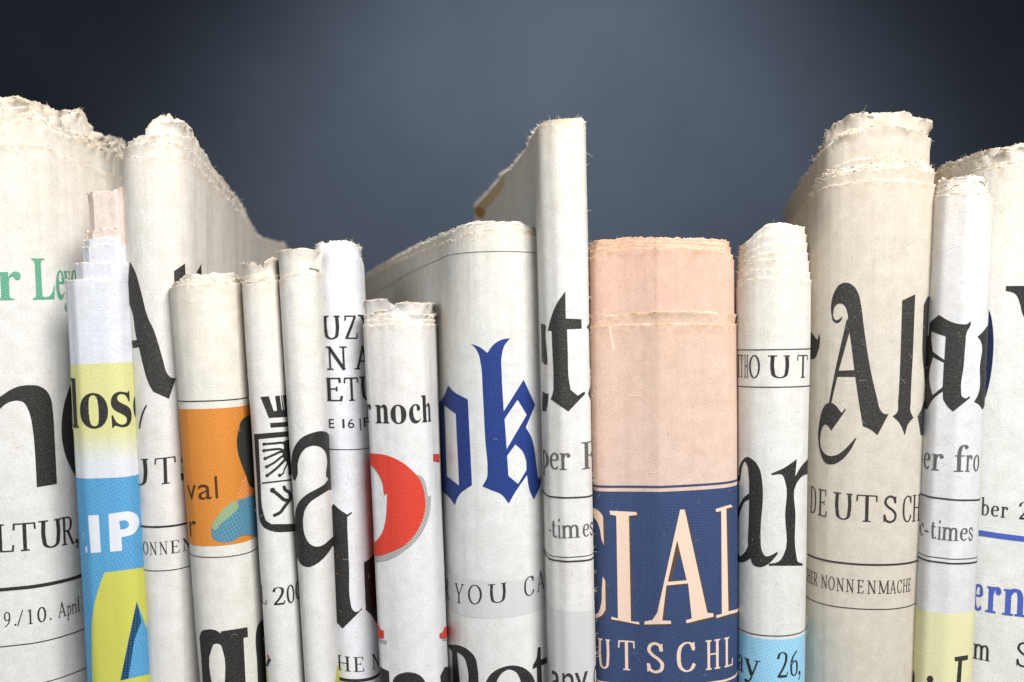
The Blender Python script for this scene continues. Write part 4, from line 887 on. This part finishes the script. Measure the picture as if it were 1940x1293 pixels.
# 12 ar
N = Newspaper('newspaper with many stepped sheet ends, word without in a box and big letters ar', (1396, 1536), (1396, 1523), 530, 12, 58,
    [(1420, 700, 1420), (1396, 200, 1396)], [(1532, 200, 1520), (1510, 700, 1500)], paper('newsprint_twelve', (214, 214, 209), 0.25, 0.12, off=12), n=2.0, wob=1.1, seed=12)
for i, (pr, ins) in enumerate([([(65, 1085), (120, 1035), (200, 1015), (400, 1008), (500, 1035)], 0), ([(65, 1050), (150, 978), (300, 970), (490, 988)], 1.8), ([(68, 1000), (180, 918), (330, 912), (485, 930)], 4),
        ([(72, 955), (200, 880), (330, 872), (480, 882)], 6), ([(80, 905), (220, 830), (340, 815), (475, 824)], 8), ([(90, 870), (200, 785), (330, 755), (470, 776)], 10), ([(95, 850), (180, 760), (240, 716), (330, 708), (470, 735)], 12)]):
    N.add_sheet(k6(pr), inset=ins, jag=.7 if i else .6, sd=i, full=(i == 0), low=.6, crumple=0 if i < 6 else 2)
N.rule([(1398, 667), (1420, 660), (1470, 660), (1532, 663)], 1.8, BLACK)
N.rule([(1398, 735), (1425, 731), (1470, 731), (1532, 733)], 1.8, BLACK)
N.letters([('I', 1399, 1402), ('T', 1403, 1409), ('H', 1411, 1418), ('O', 1420, 1440), ('U', 1455, 1497), ('T', 1510, 1529)], [(1405, 717), (1440, 715), (1480, 715), (1525, 717)], 43, BLACK)
N.trace([k8([(40, 75, 1), (58, 70), (66, 20), (85, -22), (110, -44), (150, -25), (185, 25), (200, 95), (205, 200), (194, 340), (192, 450), (202, 520), (222, 545), (255, 538), (290, 517, 1), (292, 532, 1), (245, 585), (190, 610), (150, 598), (128, 545, 1), (118, 480), (122, 350), (125, 200), (122, 60), (112, 0), (100, -16), (86, 10), (76, 60), (66, 100), (40, 110, 1)]),
    k8([(130, 168, 1), (95, 195), (68, 240), (40, 300, 1), (40, 370, 1), (62, 310), (80, 258), (100, 222), (130, 205, 1)]), k8([(40, 490, 1), (58, 520), (68, 545), (90, 530), (125, 470, 1), (130, 560, 1), (95, 578), (70, 582), (40, 550, 1)])], BLACK)
N.trace([k8([(253, 55, 1), (330, 20), (375, -10), (405, -32, 1), (395, 72, 1), (430, 15), (480, -40, 1), (500, -40, 1), (500, 50, 1), (440, 70), (400, 120), (396, 300), (402, 540), (412, 578), (440, 588, 1), (440, 601, 1), (240, 602, 1), (240, 590, 1), (300, 575), (325, 540), (335, 300), (335, 100), (318, 62), (258, 64, 1)])], BLACK)
N.rule([(1398, 1190), (1425, 1200), (1475, 1205), (1520, 1197)], 1.8, BLACK)
N.band([(1398, 1196), (1425, 1206), (1475, 1212), (1520, 1204)], None, PALEBLUE)
N.letters([('M', 1395, 1399), ('a', 1400, 1409), ('y', 1411, 1441), ('2', 1472, 1493), ('6', 1497, 1511), (',', 1512, 1516)], [(1403, 1272), (1430, 1281), (1480, 1285), (1505, 1281)], 49, BLACK)
N.fibres(0.10, 60)

# 13 tan A
N = Newspaper('broad tan newspaper, tallest on the right, blackletter Al above DEUTSCH', (1541, 1767), (1524, 1726), 340, 36, 84,
    [(1478, 900, 1478), (1497, 600, 1490), (1530, 260, 1514)], [(1764, 260, 1722), (1720, 800, 1690)], paper('tan_newsprint', (200, 193, 180), 0.3, 0.2, off=13, stain=0.12, cream=(220, 198, 170)), n=2.1, wob=1.5, seed=13)
N.add_sheet(k6([(330, 740), (400, 690), (470, 612), (500, 560), (540, 522), (650, 490), (800, 466), (1050, 470), (1170, 500)]), jag=.8)
N.add_sheet(k6([(330, 720), (440, 640), (480, 590), (560, 470), (750, 420), (900, 402), (1050, 392), (1170, 440)]), inset=2.5, jag=1.1, sd=1, full=False)
N.add_sheet(k6([(330, 715), (430, 620), (490, 570), (545, 455), (650, 405), (800, 380), (1050, 372), (1170, 425)]), inset=4.5, jag=1.1, sd=7, full=False)
N.add_sheet(k6([(330, 700), (420, 600), (500, 520), (570, 420), (700, 362), (900, 336), (1100, 346), (1170, 400)]), inset=7, jag=1.2, crumple=1.5, sd=2, full=False)
N.add_sheet(k6([(335, 690), (400, 560), (490, 450), (500, 372), (530, 345), (580, 292), (650, 225), (800, 178), (950, 160), (1100, 190), (1160, 262)]), inset=12, jag=1.0, crumple=3, sd=3, full=False)
N.add_sheet(k6([(335, 700), (490, 480), (560, 330), (600, 250), (700, 190), (900, 165), (1100, 200), (1160, 275)]), inset=15, jag=1.05, crumple=3, sd=8, full=False)
N.add_sheet(k6([(335, 690), (400, 560), (500, 450), (560, 330), (580, 200), (620, 150), (700, 103), (800, 86), (1000, 75), (1080, 108), (1130, 140), (1145, 200)]), inset=19, jag=1.2, crumple=6, ch=40, curl=4, sd=4, full=False)
N.add_sheet(k6([(335, 690), (500, 450), (580, 220), (700, 115), (900, 85), (1080, 115), (1145, 200)]), inset=27, jag=1.2, crumple=6, ch=40, curl=4, sd=5, full=False)
N.trace([k7([(602, 300), (600, 230), (620, 160), (650, 120), (690, 110), (730, 130), (760, 180), (775, 250), (790, 370), (825, 600), (868, 790), (885, 850), (905, 874), (935, 878, 1), (870, 1000, 1), (830, 968), (785, 948, 1), (768, 850), (740, 660), (715, 460), (700, 350), (694, 285), (678, 245), (650, 231), (625, 245), (612, 280), (614, 315), (628, 330), (648, 322), (667, 304, 1), (660, 328), (635, 347), (612, 335)]),
    k7([(690, 325, 1), (704, 325, 1), (712, 380, 1), (645, 620, 1), (599, 820, 1), (585, 820, 1), (628, 600, 1)]), k7([(625, 625, 1), (745, 620, 1), (750, 660, 1), (618, 660, 1)]),
    k7([(582, 812, 1), (602, 812), (625, 826), (645, 850), (660, 868), (680, 843, 1), (685, 854, 1), (600, 975, 1), (582, 947), (562, 938), (546, 960), (536, 1000), (534, 1045), (548, 1092), (580, 1119), (620, 1119), (670, 1090), (710, 1050), (742, 1015, 1), (747, 1020, 1), (710, 1090), (660, 1145), (610, 1170), (570, 1165), (540, 1120), (525, 1050), (522, 1000), (530, 920), (548, 850), (565, 822)])], DARK)
N.trace([k7([(1090, 178, 1), (1078, 500), (1064, 800), (1064, 865), (1080, 898, 1), (1050, 935), (1030, 1000, 1), (1000, 930), (960, 890, 1), (985, 868), (991, 800), (1005, 500), (1013, 215, 1)])], DARK)
N.trace([k7([(1200, 180, 1), (1160, 193, 1), (1140, 240, 1), (1132, 500), (1125, 850), (1103, 890, 1), (1112, 940), (1120, 1000, 1), (1200, 1010, 1)])], DARK)
N.trace([k7([(470, 380, 1), (500, 420), (518, 442), (530, 403, 1), (534, 440), (520, 520), (505, 552), (470, 560, 1)])], DARK)
N.letters([('D', 1535, 1546), ('E', 1550, 1567), ('U', 1579, 1615), ('T', 1622, 1663), ('S', 1674, 1700), ('C', 1711, 1727), ('H', 1729, 1742)], [(1540, 972), (1558, 978), (1596, 986), (1642, 990), (1688, 991), (1720, 988)], 50.5, DARK)
N.rule([(1530, 1049), (1560, 1061), (1600, 1068), (1651, 1072), (1700, 1069), (1730, 1064)], 3.4, DARK)
N.letters([('C', 1525, 1529), ('H', 1530, 1536), ('E', 1537, 1541), ('R', 1542, 1550), ('N', 1556, 1568), ('O', 1570, 1582), ('N', 1585, 1599), ('N', 1603, 1618), ('E', 1624, 1637), ('N', 1643, 1660), ('M', 1664, 1685), ('A', 1686, 1698), ('C', 1700, 1709), ('H', 1711, 1720), ('E', 1721, 1726)], [(1540, 1108), (1565, 1115), (1600, 1121), (1651, 1125), (1690, 1125), (1720, 1121)], 25, DARK, W=.11, T=.05)
N.rule([(1528, 1130), (1560, 1144), (1600, 1152), (1667, 1157), (1700, 1153), (1724, 1146)], 1.7, DARK)
for i, d in enumerate((2.5, 5, 7.5, 10, 13)):
    N.add_sheet(k6([(330, 720-d*2), (440, 640-d*2), (480, 590-d*2), (560, 470-d*2), (750, 420-d*2.4), (900, 402-d*2.2), (1050, 392-d*2), (1170, 440-d*2)]), inset=2.8+.35*i, jag=1.3, sd=20+i, full=False)
for i, d in enumerate((3, 6, 9)):
    N.add_sheet(k6([(335, 690), (400, 560), (490, 450), (500, 372), (530, 345), (580, 292-d), (650, 225-d*1.5), (800, 178-d*2), (950, 160-d*2), (1100, 190-d*1.5), (1160, 262)]), inset=12.5+.5*i, jag=1.0, crumple=2, sd=30+i, full=False)
N.fibres(0.14, 80)

# 14
N = Newspaper('narrow bluish white newspaper between two broad ones, blackletter a over pale yellow foot', (1772, 1878), (1728, 1835), 370, 18, 46,
    [(1790, 600, 1760), (1772, 180, 1730)], [(1870, 180, 1826), (1850, 600, 1810)], paper('newsprint_fourteen', (213, 212, 213), 0.3, 0.06, off=14), n=2.0, wob=.8, seed=14,
    facets=[(0, 1), (.015, .62), (.06, .42), (.16, .26), (.29, .09), (.34, .03), (.38, .006), (.45, 0), (.62, .05), (.78, .16), (.90, .34), (.97, .6), (1, 1)])
N.add_sheet([(1770, 375), (1782, 370), (1840, 366), (1868, 368), (1878, 374)], jag=.9)
for i, d in enumerate((9, 17, 25, 33)):
    N.add_sheet([(1770, 378-d*.9), (1785, 368-d), (1840, 364-d), (1862, 368-d), (1878, 385-d)], inset=2+3*i, jag=1.2, crumple=1.2+.6*i, sd=i+1, full=False)
N.trace([k7([(1175, 345, 1), (1228, 298, 1), (1290, 335), (1350, 352), (1395, 350), (1415, 333, 1), (1412, 358), (1390, 400), (1383, 460), (1372, 600), (1357, 740), (1363, 775), (1385, 785), (1408, 771, 1), (1408, 784, 1), (1310, 863, 1), (1280, 835), (1252, 790, 1), (1250, 745, 1), (1200, 785), (1160, 850, 1), (1100, 820, 1), (1100, 420, 1), (1170, 420, 1)])], DARK,
    holes=[k7([(1186, 395, 1), (1268, 425, 1), (1260, 562, 1), (1192, 512, 1), (1184, 440, 1)]), k7([(1194, 545, 1), (1257, 578, 1), (1250, 718, 1), (1192, 768, 1), (1176, 700), (1176, 620)])])
N.trace([k7([(1540, 350, 1), (1505, 368, 1), (1480, 400), (1453, 425, 1), (1468, 445), (1466, 600), (1455, 765), (1433, 806, 1), (1460, 822), (1480, 851, 1), (1505, 790, 1), (1540, 780, 1)])], DARK)
N.letters([('p', 1741, 1748), ('e', 1751, 1763), ('r', 1765, 1788), ('f', 1808, 1834), ('r', 1829, 1842), ('o', 1844, 1855)], [(1755, 889), (1776, 891), (1820, 894), (1850, 893)], 50, GREYINK)
N.rule([(1744, 936), (1780, 943), (1849, 948)], 3, DARK)
N.letters([('i', 1737, 1741), ('c', 1743, 1750), ('-', 1752, 1760), ('t', 1764, 1775), ('i', 1777, 1784), ('m', 1785, 1816), ('e', 1819, 1833), ('s', 1835, 1843)], [(1745, 1015), (1765, 1020), (1800, 1024), (1840, 1024)], 39, GREYINK)
N.rule([(1737, 1046), (1765, 1054), (1800, 1058), (1842, 1059)], 1.5, DARK)
N.rule([(1737, 1054), (1765, 1063), (1800, 1067), (1842, 1067)], 3, DARK)
N.band([(1729, 1146), (1765, 1158), (1800, 1161), (1836, 1161)], None, PALEYEL)
N.trace([k8([(1340, 1143, 1), (1420, 1130, 1), (1418, 1158, 1), (1385, 1165, 1), (1370, 1400, 1), (1343, 1400, 1), (1362, 1167, 1), (1342, 1168, 1)])], DARK, lay=1)
N.trace([k8([(1176, 1275), (1182, 1258), (1196, 1253), (1210, 1260), (1216, 1278), (1196, 1300)])], DARK, lay=1)
N.trace([k8([(1060, 1195, 1), (1085, 1205), (1102, 1235), (1105, 1280), (1095, 1400, 1), (1060, 1400, 1)])], DARK, lay=1)
N.fibres(0.15, 40)

# 15 far right
N = Newspaper('wide pale newspaper cut by the right edge, ragged top, blue rule and blue letters ern', (1842, 2260), (1800, 2230), 320, 70, 110,
    [(1765, 800, 1745), (1786, 320, 1760)], [(2150, 700)], paper('newsprint_fifteen', (216, 216, 211), 0.35, 0.15, off=15), n=1.9, wob=2.0, seed=15)
N.add_sheet([(1772, 352), (1830, 338), (1856, 327), (1880, 317), (1940, 311), (2050, 308)], jag=.9)
N.add_sheet([(1772, 345), (1830, 330), (1856, 318), (1880, 308), (1940, 300), (2050, 298)], inset=3, jag=1.2, crumple=2, sd=1, full=False)
N.add_sheet([(1772, 340), (1795, 320), (1830, 306), (1850, 304), (1880, 290), (1940, 285), (2050, 282)], inset=9, jag=1.15, crumple=6, ch=40, curl=3, sd=2, full=False)
N.add_sheet([(1772, 332), (1795, 314), (1830, 304), (1850, 296), (1870, 284), (1900, 280), (1940, 272), (2050, 270)], inset=16, jag=1.2, crumple=7, ch=40, curl=2, sd=3, full=False)
N.trace([k7([(1618, 130, 1), (1900, 126, 1), (1900, 420, 1), (1735, 330, 1), (1715, 290), (1700, 230), (1675, 178), (1645, 164), (1618, 160, 1)])], BLACK)
N.trace([k7([(1420, 200, 1), (1505, 230, 1), (1530, 300), (1545, 420), (1541, 560), (1525, 680), (1500, 780, 1), (1420, 700, 1)])], NAVYDK)
N.letters([('n', 1841, 1852), ('b', 1859, 1874), ('e', 1878, 1893), ('r', 1896, 1910), ('2', 1930, 1950)], [(1866, 976), (1885, 979), (1905, 981), (1935, 984)], 33, BLACK)
N.rule([(1848, 1008), (1890, 1015), (1938, 1021)], 10.5, MIDBLUE)
N.letters([('e', 1844, 1863), ('r', 1868, 1897), ('n', 1900, 1944)], [(1848, 1155), (1880, 1162), (1930, 1168)], 80, MIDBLUE, W=.16, T=.05)
for i, d in enumerate((4, 8)):
    N.add_sheet([(1772, 338), (1795, 318-d), (1830, 306-d), (1850, 300-d), (1875, 288-d), (1940, 279-d), (2050, 276)], inset=12+2*i, jag=1.2, crumple=7, ch=40, curl=2, sd=10+i, full=False)
N.letters([('l', 1833, 1840), ('m', 1844, 1876), ('S', 1926, 1952)], [(1840, 1246), (1870, 1253), (1935, 1263)], 46, BLACK)
N.fibres(0.14, 60)
